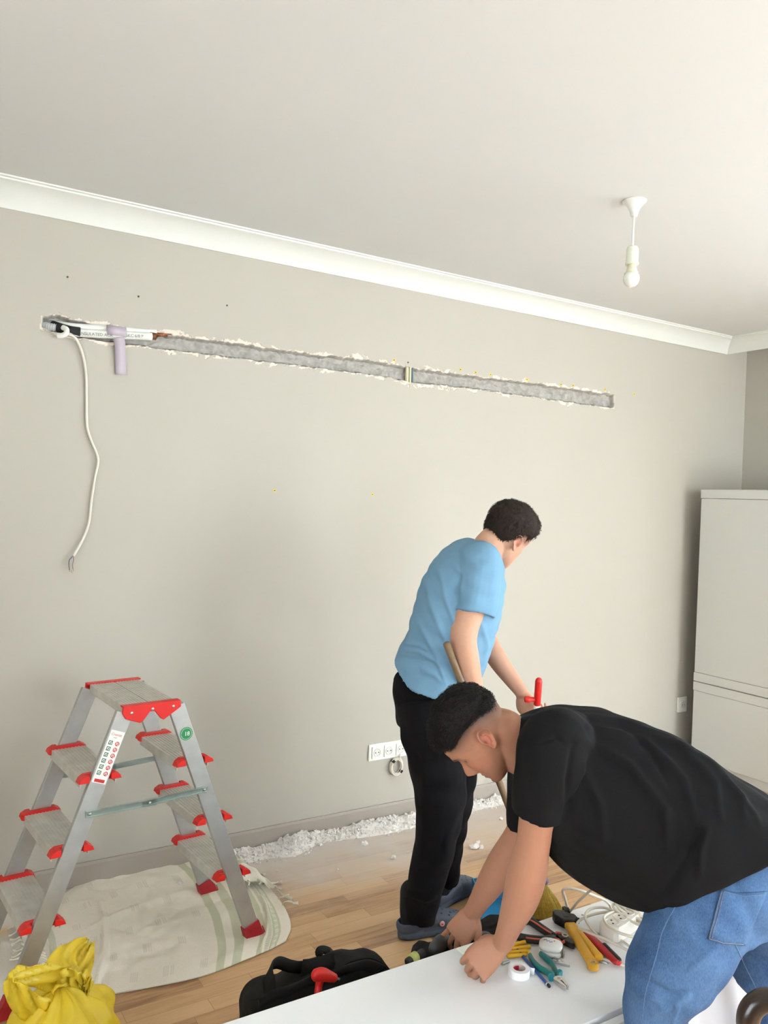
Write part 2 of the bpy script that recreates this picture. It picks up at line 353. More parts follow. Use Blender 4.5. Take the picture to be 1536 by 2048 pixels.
# ---- cornice: coved plaster, mitred at the corner, standing clear of the right wall
cove = [(0, 2.664), (0.010, 2.662), (0.014, 2.670), (0.022, 2.682), (0.045, 2.708), (0.075, 2.727), (0.104, 2.736), (0.112, 2.738), (0.114, 2.744), (0.126, 2.7445), (0.128, 2.7505), (0, 2.7505)]
xc = 4.765
def cornice(name, fn): return struct(obj(name, loft([fn(0), fn(1)]), white_m, smooth=True, angle=25))
cornice('trim_1', lambda k: [V(x0 if k == 0 else xc - d, y1 - d, z) for d, z in cove])
cornice('trim_2', lambda k: [V(xc - d, y0 if k == 0 else y1 - d, z) for d, z in cove])
sk = MB(); sk.add(*prism([(0, 0), (-0.014, 0), (-0.014, 0.080), (-0.006, 0.09), (0, 0.09)], (0, 0, 0), (0, 1, 0), (0, 0, 1), 1.0))
def skirt(name, a, b_, axis):
    pr = [(0, 0), (0.014, 0), (0.014, 0.080), (0.008, 0.09), (0, 0.09)]
    r = [[(V(t, y1 - d, z) if axis == 0 else V(x1 - d, t, z)) for d, z in pr] for t in (a, b_)]
    return struct(obj(name, loft(r), skirt_m, smooth=False))
skirt('baseboard_back', x0, x1, 0); skirt('baseboard_right', y0, y1 - 0.014, 1)
# ================================================================== text helper
def text_mesh(body, size, o, u, v_, extrude=0.0002, align='LEFT', squash=1.0):
    cu = bpy.data.curves.new('t', 'FONT'); cu.body = body; cu.size = size; cu.extrude = extrude; cu.align_x = align
    to = bpy.data.objects.new('t', cu); COL.objects.link(to)
    me = bpy.data.meshes.new_from_object(to.evaluated_get(bpy.context.evaluated_depsgraph_get()))
    u = nrm(u); v_ = nrm(v_); n = np.cross(u, v_); o = np.asarray(o, float)
    V_ = [o + u * p.co.x * squash + v_ * p.co.y + n * p.co.z for p in me.vertices]; F_ = [tuple(p.vertices) for p in me.polygons]
    bpy.data.objects.remove(to); bpy.data.curves.remove(cu); bpy.data.meshes.remove(me)
    return V_, F_
YW = ROOM['y1']
alu = mat('worn aluminium', (186, 187, 184), 0.42, metal=0.75, nscale=18, namt=0.10, bump=0.08, bscale=90)
alu2 = mat('tread aluminium', (206, 203, 194), 0.5, metal=0.35, nscale=22, namt=0.12, bump=0.1, bscale=120)
zinc = mat('zinc plated steel', (176, 190, 182), 0.3, metal=0.85, nscale=30, namt=0.08)
red_m = mat('red plastic', (214, 32, 26), 0.42, nscale=20, namt=0.05)
redd_m = mat('dull red rubber', (172, 30, 38), 0.55, nscale=30, namt=0.08)
blk = mat('black plastic', (30, 30, 31), 0.45); steel = mat('steel', (190, 190, 188), 0.28, metal=0.95)
wht = mat('white plastic', (238, 238, 230), 0.4); cable_m = mat('white cable sheath', (226, 222, 208), 0.5)
# ------------------------------------------------------------------ pipes and cable in the channel
yc = YW - 0.004
def wp(px, py, out=0.0): return hit(px, py, 1, YW - out)
pk = empty('pipe_bundle', wp(215, 665), 'white insulated pipe bundle taped inside the left end of the wall channel', 'pipe')
ins_m = mat('white pipe insulation', (232, 232, 224), 0.5, nscale=30, namt=0.03)
obj('lower_pipe', tube(spline([wp(134, 664, .004), wp(160, 665.5, .006), wp(215, 669, .008), wp(260, 671, .008), wp(303, 673, .006)], 6), 0.0165, 16), ins_m, pk)
obj('upper_pipe', tube(spline([wp(112, 648, -.02), wp(150, 653, -.004), wp(200, 656, .0), wp(250, 660, .0), wp(312, 665, -.004)], 6), 0.013, 16), ins_m, pk)
tx = mat('grey print', (120, 122, 125), 0.6)
ud = nrm(wp(215, 668) - wp(165, 665)); up_ = nrm(np.cross(V(0, -1, 0), ud)) * -1
up_ = np.cross(ud, V(0, 1, 0)); up_ = up_ if up_[2] > 0 else -up_
obj('printed_text', text_mesh('INSULATED ACR', 0.017, wp(160, 669.5, .0265), ud, up_), tx, pk, smooth=False); obj('printed_text', text_mesh('SKC 6/8 P', 0.017, wp(252, 673.5, .027), ud, up_), tx, pk, smooth=False)
obj('black_insulation', tube(spline([wp(104, 650, -.02), wp(122, 656, .0), wp(140, 661, .006), wp(160, 664, .009)], 6), [.017, .018, .0182, .0185] + [.0185] * 15, 14), mat('black foam', (26, 27, 30), 0.7), pk)
cg = spline([wp(88, 652, -.02), wp(96, 653, -.008), wp(112, 656, .004)], 14); R_ = [0.0145 + 0.002 * math.sin(i * 1.6) for i in range(len(cg))]
obj('corrugated_sleeve', tube(cg, R_, 16), mat('grey corrugated plastic', (196, 200, 200), 0.4), pk)
obj('drain_hose', tube(spline([wp(126, 655, .02), wp(133, 659, .036), wp(132, 667, .042), wp(124, 671, .036), wp(115, 671, .028)], 6), 0.0105, 14), wht, pk)
obj('copper_joint', tube([wp(299, 671, .004), wp(312, 673, .003)], 0.015, 14), mat('brown brazed copper', (120, 82, 52), 0.5, metal=0.6), pk)
cu = mat('copper', (176, 112, 84), 0.35, metal=0.85); c_ = MB()
c_.add(*tube([wp(310, 666, .0), wp(343, 669, .0)], 0.0032, 8)); c_.add(*tube([wp(310, 669.5, .0), wp(335, 671, .0)], 0.0045, 8)); c_.add(*ball(wp(326, 669.5, .0), 0.0075, 10, 8))
obj('copper_tube', c_, cu, pk)
tape_m = mat('lilac grey tape', (188, 176, 186), 0.55, nscale=40, namt=0.03)
tp = MB()
tp.add(*tube([wp(212, 662.5, .004), wp(231, 664.5, .004), wp(250, 666.5, .004)], [(.0285, .0245)] * 3, 18))
tp.add(*ribbon(spline([wp(238, 675, .03), wp(240, 690, .022), wp(241, 715, .012), wp(242, 750, .010)], 6), V(1, 0, 0), 0.043, 0.0012))
tag(obj('adhesive_tape', tp, tape_m), 'lilac grey tape wrapped around the wall pipes with a hanging tail', 'tape')
cb = empty('power_cable', wp(160, 700), 'white cable hanging down the wall from the left end of the channel', 'cable')
cp = [(132, 668, .03), (146, 672, .032), (156, 684, .02), (166, 712, .012), (172, 750, .008), (173, 800, .008), (174, 850, .010), (182, 880, .012), (196, 917, .014), (190, 955, .012), (183, 1000, .012), (178, 1045, .016), (166, 1078, .02), (147, 1112, .03)]
obj('sheath', tube(spline([wp(*p) for p in cp], 6), 0.0052, 10), cable_m, cb)
for k, (c, e) in enumerate(zip([(70, 72, 76), (150, 160, 170), (150, 110, 84)], [(139, 1140), (143, 1142), (146, 1138)])):
    obj('wire', tube(spline([wp(147, 1111, .03), wp(139 + k * 4, 1120, .032), wp(e[0] - 1, 1130, .03), wp(*e, .03)], 5), 0.0017, 6), mat('wire%d' % k, c, 0.4), cb)
    obj('copper_end', tube([wp(*e, .03), wp(e[0] + 1, e[1] + 4, .03)], 0.0009, 6), cu, cb)
# conduits crossing the channel
ck = empty('conduit_stub', wp(817, 750, -.02), 'cream and blue conduits crossing the middle of the wall channel', 'conduit')
def cond(name, px, r, m, o_): 
    a = wp(px, 733, o_); b_ = wp(px - .5, 768, o_); obj(name, tube([a + (b_ - a) * t for t in np.linspace(0, 1, 30)], [r + 0.0009 * math.sin(t * 3.1) for t in range(30)], 14), m, ck)
cond('cream_conduit', 814, 0.0085, mat('cream conduit', (214, 208, 174), 0.5), -.012); cond('cream_conduit', 820.5, 0.0055, MATS['cream conduit'], -.006)
cond('blue_conduit', 825, 0.005, mat('blue conduit', (92, 120, 132), 0.5), -.010)
# wall plugs and dark drill holes
yel = mat('yellow wall plug', (240, 206, 40), 0.5); gry = mat('drill hole grey', (110, 108, 100), 0.6)
def plug(px, py, m, label, group, r=0.0066):
    c = wp(px, py); mb = MB(); mb.add(*lathe([(r * .45, -.001), (r * .5, .0022), (r, .0022), (r * 1.05, .0005), (r, -.012)], c, 12, (0, -1, 0)))
    mb.add(*lathe([(0.0001, .0012), (r * .44, .0012), (r * .44, -.002)], c, 10, (0, -1, 0)), 1)
    tag(obj('wall_plug', mb, [m, blk], angle=40), label, 'wall plug', group)
YP = [(788, 720, 'left of the conduits, over the channel'), (921, 739, 'first to the right of the conduits over the channel'), (951, 745, 'second to the right of the conduits over the channel'),
      (981, 749, 'third to the right of the conduits over the channel'), (1054, 759, 'fourth to the right of the conduits over the channel'), (1122, 769, 'left of a close pair over the right channel half'),
      (1146, 771, 'right of a close pair over the right channel half'), (1210, 779, 'above the right end of the channel'), (1268, 788, 'out beyond the right end of the channel'),
      (549, 981, 'on bare wall, left of two below the channel'), (745, 989, 'on bare wall, right of two below the channel')]
for a, b_, l in YP: plug(a, b_, yel, 'yellow wall plug ' + l, 'yellow wall plugs')
for a, b_, l in [(135, 554, 'above the left end of the channel, nearest the cornice'), (277, 593, 'above the taped pipes, middle of three'), (454, 611, 'above the channel, right of three dark holes'), (816, 725, 'just above the conduits')]:
    plug(a, b_, gry, 'small dark drill hole ' + l, 'dark drill holes', 0.0042)  # dark drill holes, modelled as small grey plugs
# ------------------------------------------------------------------ socket strips
def socket_unit(x, z, parent):
    w_ = 0.036; y = YW - 0.010
    mb = MB(); mb.add(*box((x, y - 0.003, z), (0.054, 0.006, 0.058)))
    o = obj('socket_insert', mb, wht, parent, smooth=False, bevel=0.0012)
    mb = MB(); mb.add(*lathe([(0.0001, .0004), (0.0172, .0006), (0.0182, .0030), (0.0200, .0030), (0.0206, 0)], (x, y - 0.006, z), 28, (0, -1, 0)))
    obj('round_recess', mb, mat('socket shade white', (222, 222, 214), 0.4), o, angle=40)
    for dx in (-.0095, .0095): obj('pin_hole', lathe([(.0001, .0014), (.0027, .0014), (.0027, 0)], (x + dx, y - 0.006, z), 10, (0, -1, 0)), blk, o)
sp_ = empty('wall_socket', (2.19, YW, 0.36), 'white three gang socket strip low on the wall behind the standing man', 'socket')
obj('frame', box((2.193, YW - 0.005, 0.359), (0.228, 0.010, 0.083)), wht, sp_, smooth=False, bevel=0.003)
for k in range(3): socket_unit(2.122 + k * 0.071, 0.359, sp_)
sp2 = empty('wall_socket', (4.44, YW, 0.36), 'white single wall socket beside the tall cabinet', 'socket')
obj('frame', box((4.442, YW - 0.005, 0.36), (0.088, 0.010, 0.098)), wht, sp2, smooth=False, bevel=0.003); socket_unit(4.442, 0.36, sp2)
cc_ = empty('cable_coil', wp(793, 1532, .02), 'small coil of white cable hanging under the three gang socket', 'cable')
c0 = wp(793, 1533, .016); pts = []
for t in np.linspace(0, 5 * 2 * math.pi, 140):
    rr = 0.036 + 0.004 * math.sin(t * .83 + 1); pts.append(c0 + V(math.cos(t) * rr * .92, -0.008 * math.sin(t * .37) , math.sin(t) * rr * 1.08))
pts = [wp(800, 1503, .012), wp(800, 1512, .018)] + pts
obj('coil', tube(pts, 0.0034, 8), mat('cream cable', (232, 222, 208), 0.5), cc_)
for a in (2.25, -0.75): obj('tie', box(c0 + V(math.cos(a) * .035, 0, math.sin(a) * .038), (0.011, 0.026, 0.015), [nrm(V(math.cos(a), 0, math.sin(a))), V(0, 1, 0), nrm(V(-math.sin(a), 0, math.cos(a)))]), blk, cc_, smooth=False, bevel=0.002)
# ------------------------------------------------------------------ pendant lamp
LX, LY = 2.351, 2.098
lm = empty('pendant_lamp', (LX, LY, 2.75), 'bare bulb pendant hanging from the ceiling on a short white cord', 'lamp')
obj('ceiling_rose', lathe([(0.0001, 0), (0.044, 0), (0.043, -.004), (0.034, -.012), (0.024, -.024), (0.016, -.04), (0.0125, -.056), (0.0001, -.057)], (LX, LY, 2.75), 40), wht, lm)
obj('cord', tube([V(LX, LY, 2.696), V(LX - .002, LY, 2.64), V(LX - .001, LY, 2.565)], 0.0042, 10), wht, lm)
obj('lamp_holder', lathe([(0.0001, .006), (0.016, .006), (0.0205, .001), (0.0225, -.006), (0.0225, -.052), (0.0245, -.055), (0.0245, -.062), (0.0001, -.062)], (LX - .001, LY, 2.575), 32), mat('off white bakelite', (232, 234, 214), 0.4), lm, angle=50)
bo = obj('bulb', lathe([(0.0001, .0), (0.016, .0), (0.0165, -.008), (0.020, -.022), (0.026, -.032)], (LX - .001, LY, 2.513), 32), mat('bulb collar', (226, 222, 196), 0.35), lm)
obj('diffuser', lathe([(0.026, -.032), (0.029, -.042), (0.0298, -.052), (0.028, -.062), (0.022, -.073), (0.012, -.080), (0.0001, -.082)], (LX - .001, LY, 2.513), 32), mat('opal bulb', (238, 236, 226), 0.15, coat=.5), bo)
# ------------------------------------------------------------------ tall cabinet by the right wall
cab_m = mat('light grey cabinet laminate', (212, 212, 206), 0.38, nscale=2, namt=0.01)
cbt = empty('tall_cabinet', (4.69, 2.98, 0), 'tall light grey two part cabinet at the right edge by the wall corner', 'cabinet')
CXF, CY1, CY0, CXB = 4.38, 3.280, 2.58, 4.90
def cpart(n, z0, z1, d=0.0, m=cab_m): obj(n, box(((CXF + d + CXB) / 2, (CY0 + CY1) / 2, (z0 + z1) / 2), (CXB - CXF - d, CY1 - CY0 - 2 * d, z1 - z0)), m, cbt, smooth=False, bevel=0.0015)
cpart('plinth', 0.0, 0.06, 0.02); cpart('lower_body', 0.06, 0.487, 0.003); cpart('lower_top_board', 0.489, 0.543); cpart('upper_base_board', 0.548, 0.602); cpart('upper_body', 0.604, 1.694, 0.003); cpart('top_board', 1.696, 1.7505)
# ------------------------------------------------------------------ double sided step ladder
LC0 = V(.766, 2.863, 0); LU = V(.9962, .0872, 0); LV = V(-.0872, .9962, 0); LZ = V(0, 0, 1)
def lc(u, v_, z): return LC0 + LU * u + LV * v_ + LZ * z
lad = empty('step_ladder', LC0, 'aluminium double sided step ladder with red caps standing on the dust sheet', 'ladder', rz=math.radians(5))
HT = 0.885
def railu(z): return 0.088 + (0.418 - 0.088) * (HT - z) / HT
vt, vb, vn = .185, .212, -.182
def vfar(z): return vt + (vb - vt) * (HT - z) / HT
for su in (-1, 1):
    for far in (0, 1):
        a = lc(su * railu(HT), vfar(HT) if far else vn, HT); b_ = lc(su * railu(0.03), vfar(.03) if far else vn, 0.03)
        d = nrm(b_ - a); side = nrm(LU - d * (LU @ d)); nn = np.cross(d, side)
        r = obj('rail', box((a + b_) / 2, (0.056, 0.020, np.linalg.norm(a - b_)), [side, nn, d]), alu, lad, smooth=False, bevel=0.002)
        mb = MB(); e = lc(su * railu(0.0), vfar(0) if far else vn, 0.0) + V(0, 0, .001)
        mb.add(*loft([[p + side * sx * 0.031 + nn * sy * 0.015 for sx, sy in ((-1, -1), (1, -1), (1, 1), (-1, 1))] for p in (a + (b_ - a) * ((HT - .042) / (HT - .03)) - d * .012, )] +
                     [[V(p[0], p[1], 0.001) for p in [e + LU * sx * 0.036 + nn * sy * 0.018 - LU * su * 0.0 for sx, sy in ((-1, -1), (1, -1), (1, 1), (-1, 1))]]]))
        for k in range(7):
            q = e + LU * (-0.030 + k * 0.010) + V(0, 0, .022); mb.add(*box(q - LV * (0.0165 if not far else 0.0165), (0.003, 0.004, 0.034), [side, nn, d]))
        obj('foot', mb, redd_m, r, smooth=False)
tz = [0.255, 0.471, 0.688]
tw = 0.058
def tread_parts(u0, z, top=False):
    v0, v1 = vn + .012, vfar(z) - .012
    mb = MB(); hw = tw
    mb.add(*loft([[lc(u0 + u, v, z + dz) for u, dz in ((-hw, -.032), (-hw, 0), (hw, 0), (hw, -.032), (hw - .003, -.032), (hw - .003, -.004), (-hw + .003, -.004), (-hw + .003, -.032))] for v in (v0, v1)]))
    for k in range(9): mb.add(*box(lc(u0 - hw + .012 + k * (2 * hw - .024) / 8, (v0 + v1) / 2, z + .0006), (0.0035, v1 - v0, 0.0018), [LU, LV, LZ]))
    t = obj('tread', mb, alu2, lad, smooth=False)
    return t
for su in (-1, 1):
    for z in tz:
        u0 = su * railu(z)
        t = tread_parts(u0, z)
        for v, s in ((vn, -1), (vfar(z), 1)):
            mb = MB(); hw = tw + .010
            # cap wraps the tread end on the inner face of the rail, its ears sticking out past both rail edges
            vv = v - s * .020
            mb.add(*prism([(-hw, -.014), (-hw + .008, .002), (-hw + .022, .011), (hw - .022, .011), (hw - .008, .002), (hw, -.014), (hw - .012, -.018), (-hw + .012, -.018)], lc(u0, vv, z - .001), LU, LZ, 0.018))
            for e in (-1, 1): mb.add(*prism([(e * (hw - .034), -.012), (e * hw, -.012), (e * (hw - .004), .000), (e * (hw - .02), .009), (e * (hw - .034), .009)][::e], lc(u0, v - s * .002, z - .001), LU, LZ, 0.030))
            obj('end_cap', mb, red_m, t, smooth=False, bevel=0.0015)

mb = MB()
for s in (-1, 1):
    mb.add(*box(lc(s * .0455, .002, .888), (.087, .352, .030), [LU, LV, LZ]))
    for k in range(8): mb.add(*box(lc(s * (.0105 + k * .0102), .002, .9035), (0.0035, .35, 0.002), [LU, LV, LZ]))

pf = obj('platform', mb, alu2, lad, smooth=False, bevel=0.001)
for v in (vn - .004, vt + .004):
    mb = MB()
    poly = [(-.098, .010), (.098, .010), (.100, -.012), (.088, -.020), (.040, -.050), (.030, -.044), (.008, -.016), (-.008, -.016), (-.030, -.044), (-.040, -.050), (-.088, -.032), (-.100, -.012)]
    mb.add(*prism(poly, lc(0, v - (0.010 if v < 0 else -.010), .897), LU, LZ, .010)); mb.add(*box(lc(0, v + (0.004 if v < 0 else -.004), .9045), (.196, .022, .006), [LU, LV, LZ]))
    cp_ = obj('end_cap', mb, red_m, pf, smooth=False, bevel=0.002)
    for u, z in ((0, .889), (-.070, .884), (.072, .889)): obj('rivet', ball(lc(u, v - (.0155 if v < 0 else -.0155), z), (.0055, .003, .0055), 12, 8, [LU, LV, LZ]), steel, cp_)
for v in (vn - .0135, vfar(.58) + .0135):
    mb = MB(); z = .580; U_ = railu(z)
    a = lc(-U_ - .005, v, z - .002); m_ = lc(-.010, v, z - .004); b_ = lc(U_ + .005, v, z + .004)
    def chan(p, q, wd): 
        d = nrm(q - p); s = nrm(np.cross(d, LV)); mb.add(*box((p + q) / 2, (np.linalg.norm(q - p), .003, wd), [d, LV, s]))
        for e in (-1, 1): mb.add(*box((p + q) / 2 + s * e * wd * .42 - LV * .004 * (1 if v < 0 else -1), (np.linalg.norm(q - p), .007, .002), [d, LV, s]))
    chan(a, m_ + LU * .035, .022); chan(m_ - LU * .012, b_, .019)
    br = obj('spreader_brace', mb, zinc, lad, smooth=False)
    for p in (a + LU * .012, m_ + LU * .012, b_ - LU * .012): obj('rivet', ball(p - LV * (.004 if v < 0 else -.004), (.0055, .004, .0055), 12, 8, [LU, LV, LZ]), steel, br)
# stickers
d = nrm(lc(-railu(0), 0, 0) - lc(-railu(HT), 0, HT)); sd = nrm(LU - d * (LU @ d)); vf = vn - .0112
def onr(u, t, s=-1, o=0.0): 
    a = lc(s * railu(HT), vf - o, HT); dd = nrm(lc(s * railu(0), vf - o, 0) - a); si = nrm(LU - dd * (LU @ dd)); return a + dd * t + si * u, si, -dd
c, si, ui = onr(0.0, .145)
stk = obj('sticker', prism([(-.0235, -.085), (.0235, -.085), (.0235, .085), (-.0235, .085)], c, si, ui, .0006), mat('sticker white', (240, 238, 232), .4), lad, smooth=False)
g1 = MB(); r1 = MB()
r1.add(*text_mesh('Cromat', .0115, onr(-.019, .076, -1, .0006)[0], si, ui))
g1.add(*text_mesh('www.', .005, onr(-.008, .084, -1, .0006)[0], si, ui))
for k in range(6):
    p, _, _ = onr(-.0115, .100 + k * .0195, -1, .0008); g1.add(*prism([(-.0065, -.0065), (.0065, -.0065), (.0065, .0065), (-.0065, .0065)], p, si, ui, .0004)); 
    p, _, _ = onr(.0115, .100 + k * .0195, -1, .0008); r1.add(*prism([(.0072 * math.cos(t), .0072 * math.sin(t)) for t in np.linspace(0, 6.283, 14, endpoint=False)], p, si, ui, .0004))
w1 = MB()
for k in range(6):
    for s_ in (-.0115, .0115):
        p, _, _ = onr(s_, .100 + k * .0195, -1, .0011); w1.add(*prism([(-.0042, -.003), (.0042, -.0042), (.003, .0042), (-.0042, .004)], p, si, ui, .0004))
        p, _, _ = onr(s_, .100 + k * .0195, -1, .0014); (g1 if s_ < 0 else r1).add(*prism([(-.0022, -.003), (.0022, -.002), (.0012, .003), (-.001, .002)], p, si, ui, .0004))
p, _, _ = onr(0, .222, -1, .0008); r1.add(*prism([(-.017, -.005), (.017, -.005), (.017, .005), (-.017, .005)], p, si, ui, .0004))
obj('green_print', g1, mat('print green', (60, 110, 90), .5), stk, smooth=False); obj('red_print', r1, mat('print red', (200, 46, 50), .5), stk, smooth=False); obj('white_print', w1, MATS['sticker white'], stk, smooth=False)
c, si, ui = onr(.0, .105, 1, .0004)
sg = obj('round_sticker', prism([(.0225 * math.cos(t), .0225 * math.sin(t)) for t in np.linspace(0, 6.283, 40, endpoint=False)], c, si, ui, .0006), mat('sticker green', (44, 140, 84), .4), lad, smooth=False)
mb = MB(); mb.add(*text_mesh('18', .020, onr(0, .112, 1, .0009)[0] , LU, LZ, align='CENTER'))
for k in range(24):
    t = k / 24 * 6.283; p = onr(.0188 * math.cos(t), .105 - .0188 * math.sin(t), 1, .0009)[0]; mb.add(*box(p, (.0016, .0004, .0026), [si, LV, ui]))
obj('number', mb, MATS['sticker white'], sg, smooth=False)
# ------------------------------------------------------------------ dust sheets on the floor
def fpt(px, py, z=0.0): return hit(px, py, 2, z)
def crv(P, n):
    P = [fpt(*p) for p in P]; S_ = np.array(spline(P, 12)); L_ = np.concatenate([[0], np.cumsum(np.linalg.norm(np.diff(S_, axis=0), axis=1))]); t = np.linspace(0, L_[-1], n)
    return np.stack([np.interp(t, L_, S_[:, k]) for k in range(3)], -1)
def coons(bot, top, left, right):
    nu, nv = len(bot), len(left); u = np.linspace(0, 1, nu)[:, None, None]; v = np.linspace(0, 1, nv)[None, :, None]
    return (1 - v) * bot[:, None] + v * top[:, None] + (1 - u) * left[None] + u * right[None] - ((1 - u) * (1 - v) * bot[0] + u * (1 - v) * bot[-1] + (1 - u) * v * top[0] + u * v * top[-1])
def sheet(name, P, zf, colf, label, rough=.9, thick=.002):
    nu, nv = P.shape[:2]; uu, vv = np.meshgrid(np.linspace(0, 1, nu), np.linspace(0, 1, nv), indexing='ij')
    P = P.copy(); P[..., 2] = zf(uu, vv, P)
    idx = np.arange(nu * nv).reshape(nu, nv); f = np.stack([idx[:-1, :-1], idx[1:, :-1], idx[1:, 1:], idx[:-1, 1:]], -1).reshape(-1, 4)
    top_ = P.reshape(-1, 3); bot_ = top_ - V(0, 0, thick); n = nu * nv
    fs = [tuple(int(i) for i in q) for q in f] + [tuple(int(i) + n for i in q[::-1]) for q in f]
    ring = list(idx[:, 0]) + list(idx[-1, 1:]) + list(idx[::-1, -1][1:]) + list(idx[0, ::-1][1:-1])
    fs += [(int(a), int(b_), int(b_) + n, int(a) + n) for a, b_ in zip(ring, ring[1:] + ring[:1])]
    me = bpy.data.meshes.new(name); me.from_pydata([tuple(p) for p in np.vstack([top_, bot_])], [], fs); me.update()
    me.materials.append(mat('woven cotton sheet', (226, 220, 206), rough, attr='tint', nscale=260, namt=.05, bump=.25, bscale=700, spec=.15))
    me.polygons.foreach_set('use_smooth', [True] * len(me.polygons))
    o = bpy.data.objects.new(name, me); COL.objects.link(o); attr(o, 'tint', np.vstack([colf(uu, vv).reshape(-1, 3)] * 2)); tag(o, label, 'sheet')
    return o, P
def nz3(P, f, s): return np.array([noise.noise(Vector((p[0] * f, p[1] * f, s))) for p in P.reshape(-1, 3)]).reshape(P.shape[:2])
NU, NV = 300, 190
bot = crv([(38, 1945), (90, 1972), (205, 1990), (230, 1990), (400, 1956), (520, 1910), (572, 1884)], NU)
rgt = crv([(572, 1884), (582, 1855), (571, 1820), (545, 1785), (510, 1758), (480, 1740)], NV)
top = crv([(30, 1868), (70, 1820), (130, 1788), (185, 1752), (240, 1727), (300, 1718), (390, 1716), (440, 1722), (480, 1740)], NU)
lft = crv([(38, 1945), (48, 1915), (42, 1890), (30, 1868)], NV)
base_c = np.array(srgb(244, 235, 219)); grn = np.array(srgb(198, 200, 168)); yw = np.array(srgb(240, 234, 218))
def c_sheet(u, v):
    c = np.tile(base_c, (*u.shape, 1))
    def band(a, b_, col, k=1.0):
        m = (u > a) & (u < b_); c[m] = c[m] * (1 - k) + col * k
    band(.135, .165, grn, .6); band(.705, .735, grn, .8); band(.765, .80, grn, .8); band(.735, .765, yw, .7)
    band(.86, .885, grn, .8); band(.915, .95, grn, .85)
    m = (u > .895) & (u < .91) & ((v * 95 % 1) < .5); c[m] = grn * .85
    m = (u > .925) & (u < .94) & ((v * 70 % 1) < .5); c[m] = yw
    for r in range(6):                                  # little woven dashes, staggered
        for q in range(5):
            u0 = .2 + q * .115 + (.05 if r % 2 else 0); v0 = .08 + r * .165
            m = (abs(u - u0) < .017) & (abs(v - v0) < .028) & ((u * 165 % 1) < .42) & (u < .69); c[m] = c[m] * .86
    return c
def z_sheet(u, v, P):
    e = np.minimum.reduce([u, 1 - u, v, 1 - v])
    z = .005 + .016 * np.clip(nz3(P, 5, 1.0) + .15, 0, 1) + .010 * np.abs(nz3(P, 8, 4.0)) + .004 * nz3(P, 24, 7.0)
    z += .012 * np.exp(-((u - .30 - .1 * v) / .014) ** 2) * (v < .7) + .010 * np.exp(-((u - .22 + .2 * v) / .012) ** 2)
    z += .008 * np.exp(-((v - .45 - .25 * u) / .02) ** 2) * np.exp(-((u - .45) / .2) ** 2)
    z += .030 * np.exp(-(((u - .235) / .022) ** 2)) * np.exp(-(v / .10) ** 2) + .05 * np.exp(-((u - .93) / .05) ** 2) * np.exp(-((v - .93) / .09) ** 2) * 1.0
    z += .016 * np.exp(-((u - .88 - .08 * v) / .012) ** 2) * (v < .5)
    z = .004 + (z - .004) * np.clip(e * 14, .12, 1) + .012 * np.exp(-(((u - .235) / .022) ** 2)) * np.exp(-(v / .10) ** 2)
    z += .035 * np.clip((.10 - u) / .10, 0, 1) * (1 + .4 * np.sin(v * 60)) * .5
    return z
sh, PS = sheet('dust_sheet', coons(bot, top, lft, rgt), z_sheet, c_sheet, 'cream cotton dust sheet with green stripes spread under the step ladder')
tas_m = mat('cotton tassel', (234, 226, 208), .9)
def tassel(p, d, L_, k, parent, knot=True):
    p = np.asarray(p, float); d = nrm(d); s = np.cross(d, V(0, 0, 1)); mb = MB(); rs = random.Random(k)
    pts = [p + d * (L_ * t) + s * (L_ * .25 * math.sin(t * 3 + k) * (1 if k % 2 else -1)) + V(0, 0, max(.004, .010 * (1 - t) + .002)) for t in np.linspace(0, 1, 9)]
    pts[0] = p - d * .004
    mb.add(*tube(pts, .0022, 7)); mb.add(*tube([q + s * .004 * math.sin(i) + V(0, 0, .002) for i, q in enumerate(pts)], .0019, 7))
    if knot: mb.add(*ball(pts[-1], (.008, .005, .005), 10, 8, [d, s, V(0, 0, 1)])); mb.add(*tube([pts[-1], pts[-1] + d * .014], [.005, .0065], 8))
    obj('tassel', mb, tas_m, parent)
ctr = PS[NU // 2, NV // 2]
for k, v in enumerate([.42, .5, .58, .66, .73, .80, .86, .93]):
    p = PS[-1, int(v * (NV - 1))]; q = PS[-4, int(v * (NV - 1))]; tassel(p, (p - q) * V(1, 1, 0) + V(.0, .004 * math.sin(k * 2), 0), [.045, .03, .07, .04, .06, .065, .05, .07][k], k, sh)
for k in range(9):
    p = PS[0, int((.12 + .095 * k) * (NV - 1))]; tassel(p, V(-1, .3 * math.sin(k), 0), .035, k + 20, sh, False)
# flap of the same sheet folded back over the far right corner
fb = crv([(432, 1738), (470, 1776), (520, 1782), (548, 1792)], 60); ft = crv([(432, 1738), (462, 1728), (505, 1748), (548, 1790)], 60)
nf = 24; vs = np.linspace(0, 1, nf)
PF = fb[:, None] * (1 - vs[None, :, None]) + ft[:, None] * vs[None, :, None]
def c_flap(u, v):
    c = np.tile(yw, (*u.shape, 1))
    for a, b_ in ((.18, .30), (.38, .46)): c[(u > a) & (u < b_)] = grn
    m = (u > .30) & (u < .38) & ((v * 16 % 1) < .5); c[m] = grn
    return c
fo, PFo = sheet('folded_flap', PF, lambda u, v, P: .030 + .035 * np.sin(np.clip(v * .9 + .1, 0, 1) * math.pi) * np.clip(u * 3, 0, 1) * np.clip((1.1 - u) * 2, 0, 1) + .004 * np.sin(u * 25 + v * 6), c_flap, None)
del fo['category']; setparent(fo, sh)
for k in range(6):
    p = PFo[int((.35 + .11 * k) * 59), 0]; tassel(p, V(.2 * math.sin(k), -1, -.2), .028, k + 40, sh, False)
